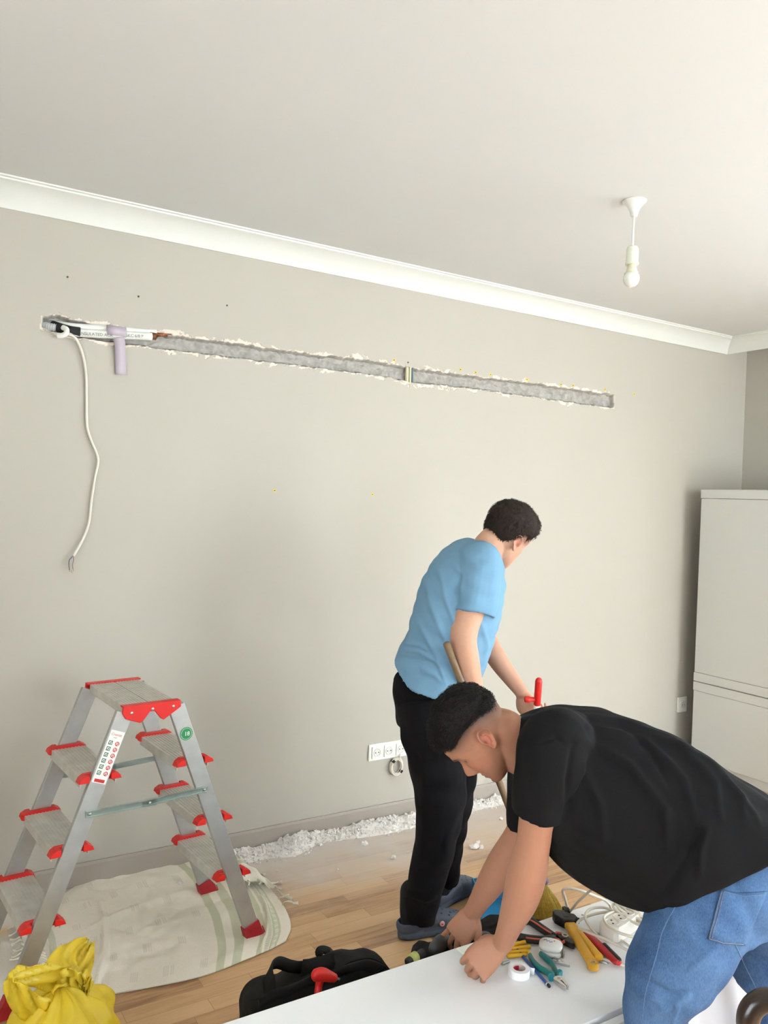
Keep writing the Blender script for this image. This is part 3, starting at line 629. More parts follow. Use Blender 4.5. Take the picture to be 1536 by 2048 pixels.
# second sheet, underneath at the left edge
b2 = crv([(-160, 2030), (-60, 2030), (0, 2010), (60, 1992), (120, 1978)], 120); t2 = crv([(-160, 1900), (-60, 1850), (0, 1822), (60, 1805), (110, 1800)], 120)
l2 = crv([(-160, 2030), (-160, 1965), (-160, 1900)], 70); r2 = crv([(120, 1978), (118, 1900), (110, 1800)], 70)
def z2(u, v, P): return .0035 + .003 * np.clip(nz3(P, 7, 9.0), 0, 1) + .010 * np.exp(-((v - .9 + .5 * u) / .05) ** 2) * (u < .75)
def c2(u, v):
    c = np.tile(np.array(srgb(236, 228, 216)), (*u.shape, 1)); m = np.exp(-(((u - .62) / .05) ** 2 + ((v - .72) / .06) ** 2))[..., None]
    return c * (1 - .6 * m) + np.array(srgb(226, 176, 96)) * .6 * m
sheet('dust_sheet', coons(b2, t2, l2, r2), z2, c2, 'plain off white dust sheet lying under the left ladder feet')
bm_ = MB()
for k in range(16):                                     # gathered fringe between the two sheets
    p = fpt(46 + 2.0 * k, 1862 + k * 6.6); q = fpt(72 + 1.6 * k, 1852 + k * 6.6)
    bm_.add(*tube(spline([p + V(0, 0, .03), (p + q) / 2 + V(0, .004 * math.sin(k * 2), .045), q + V(0, 0, .03)], 5), .0032, 7))
obj('gathered_fringe', bm_, tas_m, sh)
# ------------------------------------------------------------------ plaster rubble
rub = mat('broken plaster', (240, 234, 228), .95, nscale=40, namt=.08, bump=.5, bscale=300)
def rock(c, r, k, mb):
    rs = random.Random(k); bm = bmesh.new(); bmesh.ops.create_icosphere(bm, subdivisions=1, radius=1.0)
    R3 = Matrix.Rotation(rs.uniform(0, 6.28), 3, Vector((rs.uniform(-1, 1), rs.uniform(-1, 1), rs.uniform(-1, 1))).normalized())
    sc = Vector((r * rs.uniform(.7, 1.3), r * rs.uniform(.6, 1.1), r * rs.uniform(.35, .8)))
    vs_ = [R3 @ (Vector((v.co.x * sc.x, v.co.y * sc.y, v.co.z * sc.z)) * rs.uniform(.75, 1.2)) for v in bm.verts]; zmin = min(v.z for v in vs_)
    vs_ = [(v.x + c[0], v.y + c[1], v.z - zmin + c[2]) for v in vs_]; f = [tuple(v.index for v in q.verts) for q in bm.faces]; bm.free(); mb.add(vs_, f)
nx_, ny_ = 420, 46; xs_ = np.linspace(1.18, 3.6, nx_); mbh = MB(); RX_, RY_ = np.meshgrid(xs_, np.linspace(0, 1, ny_), indexing='ij')
wd_ = .10 + .05 * np.array([noise.noise(Vector((x * 3.1, 2, 0))) for x in xs_]) + .05 * np.exp(-((xs_ - 1.62) / .10) ** 2) + .03 * np.exp(-((xs_ - 2.2) / .2) ** 2)
wd_ = wd_ * np.clip((xs_ - 1.18) / .12, 0.15, 1)
Yh = YW - .016 - RY_ * wd_[:, None]
hh = np.array([noise.noise(Vector((a * 30, b_ * 30, 1))) * .5 + noise.noise(Vector((a * 75, b_ * 75, 5))) * .35 for a, b_ in zip(RX_.ravel(), Yh.ravel())]).reshape(RX_.shape)
big = .032 * np.clip(.75 + .8 * np.array([noise.noise(Vector((x * 5, 7, 0))) for x in xs_]), .25, 1.3) * np.where(xs_ > 2.6, .6, 1)
Zh = big[:, None] * np.clip(1 - RY_ ** 1.3, 0, 1) * (1 + .9 * hh) - .002 * RY_ + .004 * (hh > .2)
Zh = np.maximum(Zh, -.001); Zh[:, -1] = -.002
idx = np.arange(nx_ * ny_).reshape(nx_, ny_)
mbh.v = [tuple(p) for p in np.stack([RX_, Yh, Zh], -1).reshape(-1, 3)]; mbh.f = [tuple(int(i) for i in q) for q in np.stack([idx[:-1, :-1], idx[1:, :-1], idx[1:, 1:], idx[:-1, 1:]], -1).reshape(-1, 4)]; mbh.m = [0] * len(mbh.f)
rs = random.Random(5)
for k in range(2200):
    x = rs.uniform(1.22, 3.5); i = int((x - 1.18) / 2.42 * (nx_ - 1)); t = min(abs(rs.gauss(0, .5)), 1.15); y = YW - .018 - t * wd_[i]
    z = float(Zh[i, min(int(t * (ny_ - 1)), ny_ - 1)]) - .003
    rock((x, min(y, YW - .03), max(z, 0)), rs.choice([.003, .004, .005, .006, .007, .010]) * rs.uniform(.7, 1.2), k, mbh)
tag(obj('plaster_rubble', mbh, rub, smooth=False), 'long heap of white plaster rubble swept against the skirting board', 'rubble', kind='stuff')
big_ch = [(730, 1690, .016, 'lying under the ladder side of the rubble'), (787, 1719, .013, ''), (950, 1697, .022, ''), (957, 1686, .010, ''), (963, 1698, .010, ''), (893, 1737, .006, ''), (923, 1662, .009, ''), (934, 1674, .006, ''), (905, 1702, .004, ''), (675, 1741, .006, ''), (360, 1775, .014, 's'), (815, 1706, .006, ''), (555, 1743, .006, ''), (1002, 1640, .012, '')]
names = {0: 'lump of plaster in front of the rubble heap, left of the man in blue', 1: 'white plaster lump on the parquet just left of the black trousers', 2: 'largest white plaster lump on the parquet right of the black trousers',
         3: 'small crumb touching the top of the largest plaster lump', 4: 'small crumb touching the right side of the largest plaster lump', 5: 'tiny plaster crumb close to the forward clog', 6: 'plaster crumb nearest the wall, right of the black trousers',
         7: 'plaster crumb halfway between the wall dust and the largest lump', 8: 'tiny plaster crumb between the black trousers and the largest lump', 9: 'tiny plaster crumb alone on the parquet midway between ladder and clogs', 10: 'small plaster lump lying on the striped dust sheet inside the ladder',
         11: 'tiny plaster crumb almost touching the black trousers', 12: 'tiny plaster crumb on the parquet just right of the dust sheet', 13: 'plaster crumb beside the broom handle near the wall dust'}
for k, (px, py, r, _) in enumerate(big_ch):
    p = fpt(px, py); mb = MB(); rock((p[0], p[1], .012 if k == 10 else 0.0), r, 900 + k, mb)
    for q in range(2): rock((p[0] + r * .6 * (-1) ** q, p[1] + r * .3, .012 if k == 10 else 0), r * .6, 950 + k * 3 + q, mb)
    tag(obj('plaster_crumb', mb, rub, smooth=False), names[k], 'rubble', 'loose plaster crumbs' if k not in (10,) else None)
# ------------------------------------------------------------------ white board / flat cabinet lying down
BZ, BY1, BY0, BX0, BX1 = .400, 1.729, 1.305, .25, 2.75
bw = mat('white laminate', (240, 240, 240), .3, spec=.5)
bd = empty('lying_cabinet', (1.5, 1.5, 0), 'long white flat pack cabinet lying on its back used as a work table', 'cabinet')
obj('top_panel', box(((BX0 + BX1) / 2, (BY1 + BY0) / 2 + .010, BZ - .009), (BX1 - BX0, BY1 - BY0 - .022, .018)), bw, bd, smooth=False, bevel=.001)
obj('near_rim', box(((BX0 + BX1) / 2, BY0 - .004, BZ - .012), (BX1 - BX0, .022, .018)), bw, bd, smooth=False, bevel=.0015)
obj('body', box(((BX0 + BX1) / 2, (BY1 + BY0) / 2, (BZ - .022) / 2), (BX1 - BX0 - .004, BY1 - BY0, BZ - .022)), mat('white laminate side', (236, 236, 238), .4), bd, smooth=False, bevel=.001)
for px, py in ((1158, 1842), (1165, 1830), (1278, 1818), (1272, 1833), (1238, 1806)): obj('screw_cover', lathe([(.0001, .0006), (.004, .0006), (.004, 0)], hit(px, py, 2, BZ), 10), mat('hole grey', (150, 150, 150), .5), bd)
# ================================================================== people: shared builders
def skin_mat(name): return mat(name, (200, 150, 120), .52, attr='tint', nscale=60, namt=.03, bump=.12, bscale=900, sss=.12, spec=.35, bdist=.0006)
def ci(z, T_):                                          # smooth table lookup
    T_ = np.array(T_); zz = T_[:, 0]; out = []
    m = np.zeros((len(T_), T_.shape[1] - 1)); m[1:-1] = (T_[2:, 1:] - T_[:-2, 1:]) / (zz[2:] - zz[:-2])[:, None]; m[0] = (T_[1, 1:] - T_[0, 1:]) / (zz[1] - zz[0]); m[-1] = (T_[-1, 1:] - T_[-2, 1:]) / (zz[-1] - zz[-2])
    i = np.clip(np.searchsorted(zz, z) - 1, 0, len(zz) - 2); h = zz[i + 1] - zz[i]; t = ((z - zz[i]) / h)[..., None]; h = h[..., None]
    return (2 * t ** 3 - 3 * t ** 2 + 1) * T_[i, 1:] + (t ** 3 - 2 * t ** 2 + t) * h * m[i] + (-2 * t ** 3 + 3 * t ** 2) * T_[i + 1, 1:] + (t ** 3 - t ** 2) * h * m[i + 1]
HT_ = [(-.118, .072, .046, .012), (-.112, .084, .030, .026), (-.100, .091, .004, .040), (-.085, .090, -.020, .052), (-.065, .089, -.045, .061), (-.045, .088, -.066, .066), (-.025, .088, -.082, .070), (-.005, .086, -.093, .073),
       (.015, .092, -.099, .0755), (.035, .094, -.101, .0775), (.055, .090, -.098, .0765), (.075, .078, -.088, .070), (.092, .060, -.070, .058), (.104, .040, -.050, .043), (.112, .018, -.028, .026), (.1165, .002, -.010, .009)]
def head_grid(nz=110, nt=120, off=None):
    z = np.linspace(-.118, .1165, nz); tb = ci(z, HT_); t = np.linspace(0, 2 * math.pi, nt, endpoint=False)
    yf, yb, w = tb[:, 0:1], tb[:, 1:2], tb[:, 2:3]; s, c = np.sin(t)[None], np.cos(t)[None]
    cy = np.where(z < -.03, yb + (yf - yb) * .42, -.008)[:, None] if False else (yf + yb) / 2 + 0 * yf
    p = np.where(c > 0, .80, .95)                        # squarer face, rounder back
    X = w * np.sign(s) * np.abs(s) ** .92; Y = cy + (yf - yb) / 2 * np.sign(c) * np.abs(c) ** p; Z = z[:, None] + 0 * X
    fr = np.clip(c, 0, 1)
    def g(x0, sx, z0, sz): return np.exp(-((np.abs(X) - x0) / sx) ** 2 - ((Z - z0) / sz) ** 2) * (fr > .05)
    nose = np.interp(Z, [-.062, -.054, -.050, -.044, -.037, -.028, -.015, .0, .012, .022], [0, .002, .013, .025, .031, .028, .0185, .0085, .002, 0])
    nw = np.interp(Z, [-.055, -.045, -.03, 0, .02], [.015, .0135, .010, .0075, .008]); Y = Y + nose * np.exp(-(X / nw) ** 2) * (fr > .05)
    Y = Y + .009 * g(.0135, .006, -.046, .007) - .004 * g(.0065, .003, -.053, .004)
    Y = Y - .0125 * g(.031, .0135, .001, .010) + .0075 * g(.031, .010, .000, .0072) - .0012 * g(.031, .010, -.0035, .0016) + .005 * g(.030, .018, .020, .0065) + .003 * g(.0, .03, .022, .010) + .0025 * g(0, .012, .018, .01)
    Y = Y + .0065 * g(0, .019, -.0665, .0048) + .0065 * g(0, .016, -.0775, .005) - .0035 * g(0, .024, -.0722, .0016) - .004 * g(0, .02, -.087, .005) + .005 * g(0, .016, -.104, .010) - .0015 * g(0, .004, -.060, .005)
    Y = Y + .004 * g(.045, .018, -.022, .016) - .003 * g(.04, .012, -.058, .02) - .003 * g(.063, .01, .018, .016)
    P = np.stack([X, Y, Z], -1)
    if off is not None:
        C0 = np.stack([0 * X, np.clip(Y, -.03, .03), np.clip(Z, -.05, .045)], -1); N_ = P - C0; N_ /= np.linalg.norm(N_, axis=-1, keepdims=True); P = P + N_ * off(P)[..., None]
    n = nt; f = []
    for k in range(nz - 1):
        for i in range(nt): f.append((k * n + i, k * n + (i + 1) % n, (k + 1) * n + (i + 1) % n, (k + 1) * n + i))
    f.append(tuple(range(n))[::-1]); f.append(tuple((nz - 1) * n + i for i in range(n)))
    return P.reshape(-1, 3), f
class Frame:
    def __init__(s, o, right, fwd, up, k=1.0): s.o = np.asarray(o, float); s.M = np.stack([nrm(right), nrm(fwd), nrm(up)]); s.k = k
    def w(s, P): return s.o + (np.asarray(P) * s.k) @ s.M
    def l(s, P): return ((np.asarray(P) - s.o) @ s.M.T) / s.k
def frame_from(o, fwd, up, k=1.0):
    fwd = nrm(fwd); up = nrm(np.asarray(up) - fwd * (fwd @ up)); return Frame(o, np.cross(fwd, up), fwd, up, k)
def ear_mesh(side):
    mb = MB(); e = V(side * .0745, -.012, -.012); out = nrm(V(side * 1, -.42, 0)); u = nrm(V(0, -.20, 1)); s = nrm(np.cross(u, out)); s = s if s[1] > 0 else -s
    # helix rim, concha dish, lobe
    rim = [(.010, -.006), (.015, .006), (.013, .021), (.004, .031), (-.008, .031), (-.017, .022), (-.018, .006), (-.012, -.010), (-.004, -.022), (.004, -.026)]
    rim = [e + s * a + u * b_ + out * (.006 + .010 * (1 if a < 0 else .3)) for a, b_ in rim]
    mb.add(*tube(spline(rim, 4), [.0030 + .0006 * math.sin(i * .2) for i in range(len(spline(rim, 4)))], 8))
    anti = [e + s * a + u * b_ + out * .012 for a, b_ in ((.002, .020), (-.008, .014), (-.010, .002), (-.005, -.012), (.003, -.016))]
    mb.add(*tube(spline(anti, 4), .0030, 8)); mb.add(*ball(e + s * .001 - u * .023 + out * .007, (.0075, .004, .008), 12, 8, [s, out, u]))
    mb.add(*ball(e - s * .002 + u * .004 + out * .001, (.018, .006, .027), 16, 12, [s, out, u])); mb.add(*ball(e + s * .011 - u * .006 + out * .006, (.004, .004, .005), 10, 8, [s, out, u]))
    return mb
def head_into(mb, F):
    P, f = head_grid(); mb.add(F.w(P), f)
    for s in (-1, 1):
        e = ear_mesh(s); mb.add(F.w(np.array(e.v)), e.f)
def skin_tint(co, F, base, hairdark, fade, brow=True):
    """skin colour: lips, brows, clipped hair at the sides, warmer ears and cheeks, painted shade in the ear hollows"""
    L_ = F.l(co); x, y, z = L_.T; ax = np.abs(x); c = np.tile(base, (len(co), 1)); hd = (np.abs(L_) < .16).all(1)
    def blend(m, col): 
        nonlocal c
        m = np.clip(m, 0, 1)[:, None] * hd[:, None]; c = c * (1 - m) + np.array(col) * m
    blend(.65 * np.exp(-((ax - .080) / .010) ** 2 - ((y + .014) / .02) ** 2 - ((z + .01) / .03) ** 2), srgb(196, 106, 88))
    blend(.75 * np.exp(-((ax - .080) / .010) ** 2 - ((y + .006) / .006) ** 2 - ((z + .010) / .008) ** 2), srgb(92, 44, 36))  # shade of the ear hollow, painted into the skin colour
    blend(.38 * np.exp(-((ax - .045) / .02) ** 2 - ((z + .035) / .022) ** 2) * (y > .03), srgb(204, 118, 98))
    blend(.30 * np.exp(-(ax / .014) ** 2 - ((z + .043) / .010) ** 2) * (y > .09), srgb(204, 112, 92))
    blend(.75 * np.exp(-(ax / .020) ** 4 - ((z + .072) / .0085) ** 4) * (y > .075), srgb(168, 92, 80))
    if brow:
        blend(.9 * np.exp(-((ax - .033) / .017) ** 4 - ((z - .0210 + .12 * (ax - .033)) / .0058) ** 4) * (y > .05), hairdark)
        blend(.9 * np.exp(-((ax - .031) / .011) ** 4 - ((z + .0045) / .0030) ** 4) * (y > .06), srgb(40, 28, 24))
    blend(.16 * np.exp(-((z + .09) / .028) ** 2) * (y > .01) * (ax < .07), srgb(110, 84, 74))
    blend(fade(x, y, z), hairdark)
    return c
def hair_shell(name, F, th, mask, m, parent, strands, seed=3, slen=.012, sdir=None):
    """cap of hair over the skull plus loose strands along it"""
    rs = np.random.RandomState(seed)
    def off(P):
        x, y, z = P[..., 0], P[..., 1], P[..., 2]; k = np.clip(mask(x, y, z), 0, 1)
        nn = np.array([noise.noise(Vector((a * 60, b_ * 60, c * 60))) + .6 * noise.noise(Vector((a * 150, b_ * 150, c * 60))) for a, b_, c in P.reshape(-1, 3)]).reshape(x.shape)
        return np.where(k > 0, -.004 + (th(x, y, z) + .0028 * nn + .004) * np.sqrt(k), -.004)
    P, f = head_grid(90, 130, off); L_ = P.copy(); Pw = F.w(P)
    P0, _ = head_grid(90, 130); keep = mask(P0[:, 0], P0[:, 1], P0[:, 2]) > -.02
    mb = MB(); mb.v = [tuple(p) for p in Pw]; mb.f = [q for q in f if any(keep[i] for i in q)]; mb.m = [0] * len(mb.f)
    used = {}; v2 = []; f2 = []
    for q in mb.f:
        r = []
        for i in q:
            if i not in used: used[i] = len(v2); v2.append(mb.v[i])
            r.append(used[i])
        f2.append(tuple(r))
    mb.v, mb.f = v2, f2
    cand = np.where(keep & (mask(P0[:, 0], P0[:, 1], P0[:, 2]) > .03))[0]
    for k in range(strands):
        i = cand[rs.randint(len(cand))]; p = L_[i]; n_ = nrm(p - V(0, 0, .0)); d = sdir(p) if sdir else V(0, .4, -1); d = d + rs.normal(size=3) * .22; d = d - n_ * (d @ n_); d = nrm(d) * .9 + n_ * rs.uniform(.0, .22)
        ln = slen * rs.uniform(.5, 1.3); s = nrm(np.cross(d, n_)); r = .0007; q0 = p + rs.normal(size=3) * .002; q1 = q0 + d * ln * .5 + n_ * .001; q2 = q0 + d * ln - n_ * ln * .12
        ring = [[q0 + s * r, q0 - s * r, q0 + n_ * r], [q1 + s * r, q1 - s * r, q1 + n_ * r], [q2 + s * r * .2, q2 - s * r * .2, q2 + n_ * r * .2]]
        v_, f_ = loft([[F.w(a) for a in g_] for g_ in ring], False); mb.add(v_, f_)
    o = obj(name, mb, m, parent); return o
def hand_into(mb, wrist, f_, n_, side, curls, spread=.12, thumb=None, k=1.0, fl=1.0):
    """palm, four jointed fingers and a thumb. f_ to the knuckles, n_ out of the back of the hand, side=+1 if the thumb is on cross(n,f)"""
    f_ = nrm(f_); n_ = nrm(np.asarray(n_) - f_ * (f_ @ n_)); s = np.cross(n_, f_) * side; W = np.asarray(wrist, float)
    def P(a, b_, c): return W + (f_ * a + s * b_ + n_ * c) * k
    rg = []
    for a, w_, t, cs in ((-.014, .024, .019, 0), (.004, .027, .017, .001), (.025, .036, .0155, .003), (.05, .041, .0145, .003), (.075, .042, .0125, .001), (.088, .040, .010, 0)):
        rg.append([P(a, cs + w_ * math.copysign(abs(math.cos(q)) ** .75, math.cos(q)), .001 + t * math.copysign(abs(math.sin(q)) ** .85, math.sin(q))) for q in np.linspace(0, 2 * math.pi, 20, endpoint=False)])
    mb.add(*loft(rg))
    L4 = [(.045, .027, .021), (.050, .031, .022), (.047, .028, .022), (.036, .021, .019)]
    X4 = [(.086, .029, .0), (.090, .0095, .002), (.086, -.010, .001), (.078, -.028, -.002)]; tips = []
    for i in range(4):
        cu = curls[i]; p = P(X4[i][0] - .012, X4[i][1], X4[i][2] - .001); pts = [P(.055, X4[i][1] * .85, 0), p]; sp = (1.5 - i) * spread; rad = [.0085, .0098 - .0005 * i]
        a = 0.0; q = P(*X4[i]); pts.append(q); rad.append(.0096 - .0005 * i)
        for j in range(3):
            a += cu[j]; d = (f_ * math.cos(a) - n_ * math.sin(a)); d = nrm(d + s * math.sin(sp) * (1 if j == 0 else .6)); q = q + d * L4[i][j] * k * fl; pts.append(q); rad.append((.0088, .0082, .0070)[j] - .0004 * i)
        mb.add(*limb(pts, [r * k for r in rad], 12, 4)); tips.append(q)
    T3 = thumb or [(.055, .045, -.012), (.080, .050, -.022), (.100, .045, -.028)]
    pts = [P(.004, .010, -.004), P(.028, .030, -.010)] + [P(*t) for t in T3]; mb.add(*limb(pts, [.012 * k, .0155 * k, .0120 * k, .0105 * k, .0085 * k], 12, 5))
    return tips
def sect(c, fb, sd, n=40, e=.9, pinch=0):
    """elliptical garment / trunk section: centre, front-back half vector, side half vector"""
    return [c + fb * math.copysign(abs(math.cos(t)) ** e, math.cos(t)) + sd * math.copysign(abs(math.sin(t)) ** e, math.sin(t)) for t in np.linspace(0, 2 * math.pi, n, endpoint=False)]
def dense(rings, n=5):
    R = [np.array(r) for r in rings]; out = []
    flat = [r.ravel() for r in R]; S_ = spline(flat, n); return [s.reshape(-1, 3) for s in S_]
def px_sections(rows, sdir, n=5, e=.92, m=40):
    """rows: (back px, front px, depth, half width): outline of the back and front of the figure at a given distance"""
    rg = []
    for bp, fp, dp, w_ in rows:
        dB, dF = dp if hasattr(dp, '__len__') else (dp, dp)
        a = at(*bp, dB); b_ = at(*fp, dF); rg.append(sect((a + b_) / 2, (b_ - a) / 2, np.asarray(sdir(len(rg)) if callable(sdir) else sdir) * w_, m, e))
    return loft(dense(rg, n))
def open_end(P, R, depth=.05, wall=.005, n=22, ns=6):
    """sleeve / trouser leg: limb whose last end is an open tube with a rolled-in hem"""
    P = [np.asarray(p, float) for p in P]; R = [np.array(r if hasattr(r, '__len__') else (r, r), float) for r in R]
    S_ = spline([np.concatenate([p, r]) for p, r in zip(P, R)], ns); pts = [q[:3] for q in S_]; rad = [q[3:] for q in S_]
    d = nrm(pts[-1] - pts[-2]); back = []
    for k in range(4): back.append((pts[-1] - d * depth * (k + .0) / 3, rad[-1] - wall))
    allp = pts + [b_[0] for b_ in back]; allr = rad + [b_[1] for b_ in back]
    T, F = frames(pts); F = F + [F[-1]] * 4; rings = []
    for p, (a, b_), q in zip(allp, F, allr): rings.append([p + a * math.cos(t) * q[0] + b_ * math.sin(t) * q[1] for t in np.linspace(0, 2 * math.pi, n, endpoint=False)])
    return loft(rings)
def surf(name, mb, voxel, m, parent, smooth=3, fold=None, namp=0.0, seed=1, nlen=.06, tintf=None, fac=.5):
    co, f, nn = union(mb, voxel, smooth, fac)
    if fold or namp: co = folds(co, nn, fold or [], namp, seed, nlen)
    o = obj(name, (co, f), m, parent)
    if tintf is not None: attr(o, 'tint', tintf(co))
    return o
# ================================================================== man in the blue T-shirt (standing, sweeping)
def C(x, y, z): return RX * x + RU * y + RB * z            # camera-frame vector (x right, y up, z towards camera)
A = empty('person', (1.80, 2.50, 0), 'standing man in a light blue T-shirt, black trousers and blue clogs, leaning forward to sweep', 'person')
FA = frame_from(at(1013, 1068, 3.0), C(.60, -.47, -.63), C(.60, .78, -.02), 1.0)
mb = MB(); head_into(mb, FA)
mb.add(*limb([FA.w((0, -.03, -.02)), FA.w((0, -.035, -.08)), at(975, 1105, 3.0), at(945, 1140, 3.0)], [.052, .058, .062, .09], 20))
mb.add(*limb([at(940, 1130, 3.0), at(905, 1220, 3.0), at(880, 1310, 3.0), at(855, 1380, 3.0)], [(.11, .08), (.11, .09), (.09, .08), (.085, .08)], 20))
mb.add(*limb([at(950, 1125, 2.93), at(957, 1140, 2.87), at(952, 1185, 2.84), at(938, 1228, 2.83), at(926, 1274, 2.83), at(934, 1325, 2.85), at(948, 1380, 2.88), at(957, 1418, 2.90)],
         [.05, .060, .056, .051, .0495, .0455, .034, .027], 18))
mb.add(*limb([at(945, 1130, 3.1), at(955, 1150, 3.18), at(960, 1210, 3.2), at(968, 1268, 3.19), at(995, 1318, 3.15), at(1022, 1356, 3.12), at(1043, 1384, 3.10)], [.05, .058, .050, .042, .039, .032, .026], 18))
hand_into(mb, at(957, 1420, 2.90), C(.15, -.95, -.2), C(-.8, 0, .6), 1, [(1.2, 1.3, .8)] * 4, .05, [(.05, .035, -.02), (.07, .03, -.04), (.085, .015, -.05)])
hand_into(mb, at(1044, 1386, 3.10), C(.50, -.85, .05), C(-.35, -.25, .9), -1, [(.9, 1.1, .7), (.8, 1.1, .7), (.8, 1.1, .7), (.7, 1.0, .6)], .08, [(.055, .048, -.015), (.085, .050, -.03), (.105, .040, -.04)])
legs = [[(845, 1370, 2.95), (872, 1490, 2.93), (880, 1600, 2.93), (864, 1710, 2.95), (845, 1835, 2.98)], [(885, 1375, 3.08), (905, 1500, 3.08), (902, 1610, 3.12), (895, 1700, 3.18), (893, 1768, 3.25)]]
for lg in legs: mb.add(*limb([at(*p) for p in lg], [.075, .070, .055, .045, .028], 16))
hA = srgb(52, 42, 36); bA = srgb(205, 158, 132)
def fadeA(x, y, z): return .55 * (np.clip((z - (-.005 - .6 * np.clip(-y - .02, 0, .1))) / .02, 0, 1)) * (y < .062) * (z < .03 + .02) * (y > -.2) * np.clip((.075 - y) / .02, 0, 1)
co, f, nn = union(mb, .0036, 3)
bo = obj('body', (co, f), skin_mat('skin light'), A); attr(bo, 'tint', skin_tint(co, FA, bA, hA, fadeA))
def maskA(x, y, z):
    line = np.interp(y, [-.10, -.06, -.03, .0, .015, .025, .045, .07, .10], [-.052, -.048, -.012, .030, .032, .012, .050, .074, .082]); return (z - line) / .012
hair_m = mat('dark brown hair', (50, 41, 35), .7, nscale=90, namt=.35, spec=.2)
hair_shell('hair', FA, lambda x, y, z: .005 + .009 * np.clip((z - .02) / .08, 0, 1) + .005 * (y > .03), maskA, hair_m, A, 6500, 3, .009, lambda p: V(0, .5 if p[2] > .06 else .15, -.9 if p[2] < .06 else .1))
# T-shirt
blue = mat('light blue jersey', (118, 157, 184), .9, nscale=500, namt=.05, bump=.3, bscale=1500, spec=.12, bdist=.0005)
ms = MB()
ms.add(*px_sections([((952, 1080), (1002, 1116), 2.99, .062), ((930, 1080), (1007, 1132), 2.99, .115), ((898, 1095), (1008, 1160), 2.99, .165), ((862, 1130), (1006, 1195), 2.98, .175), ((838, 1185), (1000, 1232), 2.97, .165),
    ((824, 1235), (990, 1265), 2.97, .155), ((811, 1280), (978, 1300), 2.97, .15), ((800, 1305), (966, 1330), 2.97, .155), ((789, 1326), (955, 1352), 2.97, .16)],
    lambda i: C(0, -.12 - .045 * i, 1)))
ms.add(*open_end([at(950, 1125, 2.95), at(962, 1128, 2.88), at(959, 1168, 2.85), at(953, 1200, 2.84), at(948, 1228, 2.83)], [.08, .078, .075, .075, (.075, .072)], .03, .009))
ms.add(*open_end([at(950, 1130, 3.08), at(958, 1145, 3.18), at(962, 1190, 3.21), at(965, 1225, 3.22)], [.075, .072, .066, .064], .05, .006))
fl_ = [([(918, 1230), (905, 1180), (930, 1140), (960, 1120)], 6, -.006), ([(830, 1230), (860, 1290), (890, 1340), (900, 1370)], 6, .007), ([(850, 1160), (870, 1230), (900, 1300), (905, 1350)], 7, .008), ([(880, 1140), (893, 1200), (915, 1260), (900, 1300)], 6, .007),
       ([(805, 1300), (840, 1305), (870, 1322), (885, 1340)], 4, .008), ([(798, 1312), (830, 1318), (858, 1318)], 3.5, -.006), ([(812, 1288), (840, 1292), (862, 1305)], 3.5, .007), ([(960, 1240), (975, 1290), (965, 1340)], 5, .006),
       ([(900, 1120), (925, 1150), (922, 1190), (915, 1215)], 5, .006), ([(840, 1340), (868, 1350), (892, 1372)], 5, .006), ([(870, 1310), (885, 1350), (895, 1380)], 4, .006)]
surf('t_shirt', ms, .0042, blue, A, 5, fl_, .0025, 4, .09)
# trousers
dark = mat('black cotton trousers', (21, 20, 23), .92, nscale=300, namt=.1, bump=.25, bscale=900, spec=.15)
mt = MB()
mt.add(*px_sections([((806, 1338), (935, 1350), 2.98, .11), ((787, 1356), (945, 1378), 3.0, .135), ((788, 1410), (950, 1430), 3.0, .145), ((796, 1450), (950, 1475), 3.0, .13)], C(0, 0, 1), 4))
mt.add(*open_end([at(856, 1400, 2.95), at(868, 1480, 2.92), at(880, 1570, 2.92), at(879, 1640, 2.93), at(866, 1710, 2.95), at(850, 1775, 2.97), at(838, 1838, 2.98)], [.118, .112, .098, .083, .073, .068, (.060, .058)], .04, .007))
mt.add(*open_end([at(898, 1400, 3.07), at(906, 1480, 3.08), at(907, 1560, 3.10), at(899, 1640, 3.14), at(893, 1700, 3.19), at(890, 1762, 3.24)], [.105, .102, .088, .074, .064, .056], .04, .007))
tf = [([(812, 1785), (850, 1800), (880, 1790)], 5, .010), ([(815, 1805), (840, 1822), (872, 1812)], 5, -.008), ([(818, 1770), (850, 1775), (892, 1755)], 6, .007), ([(845, 1460), (850, 1560), (845, 1680)], 8, .006), ([(930, 1600), (900, 1660), (885, 1740)], 8, .008), ([(812, 1470), (835, 1500), (870, 1520)], 7, .005)]
surf('trousers', mt, .0055, dark, A, 3, tf, .003, 9, .12)
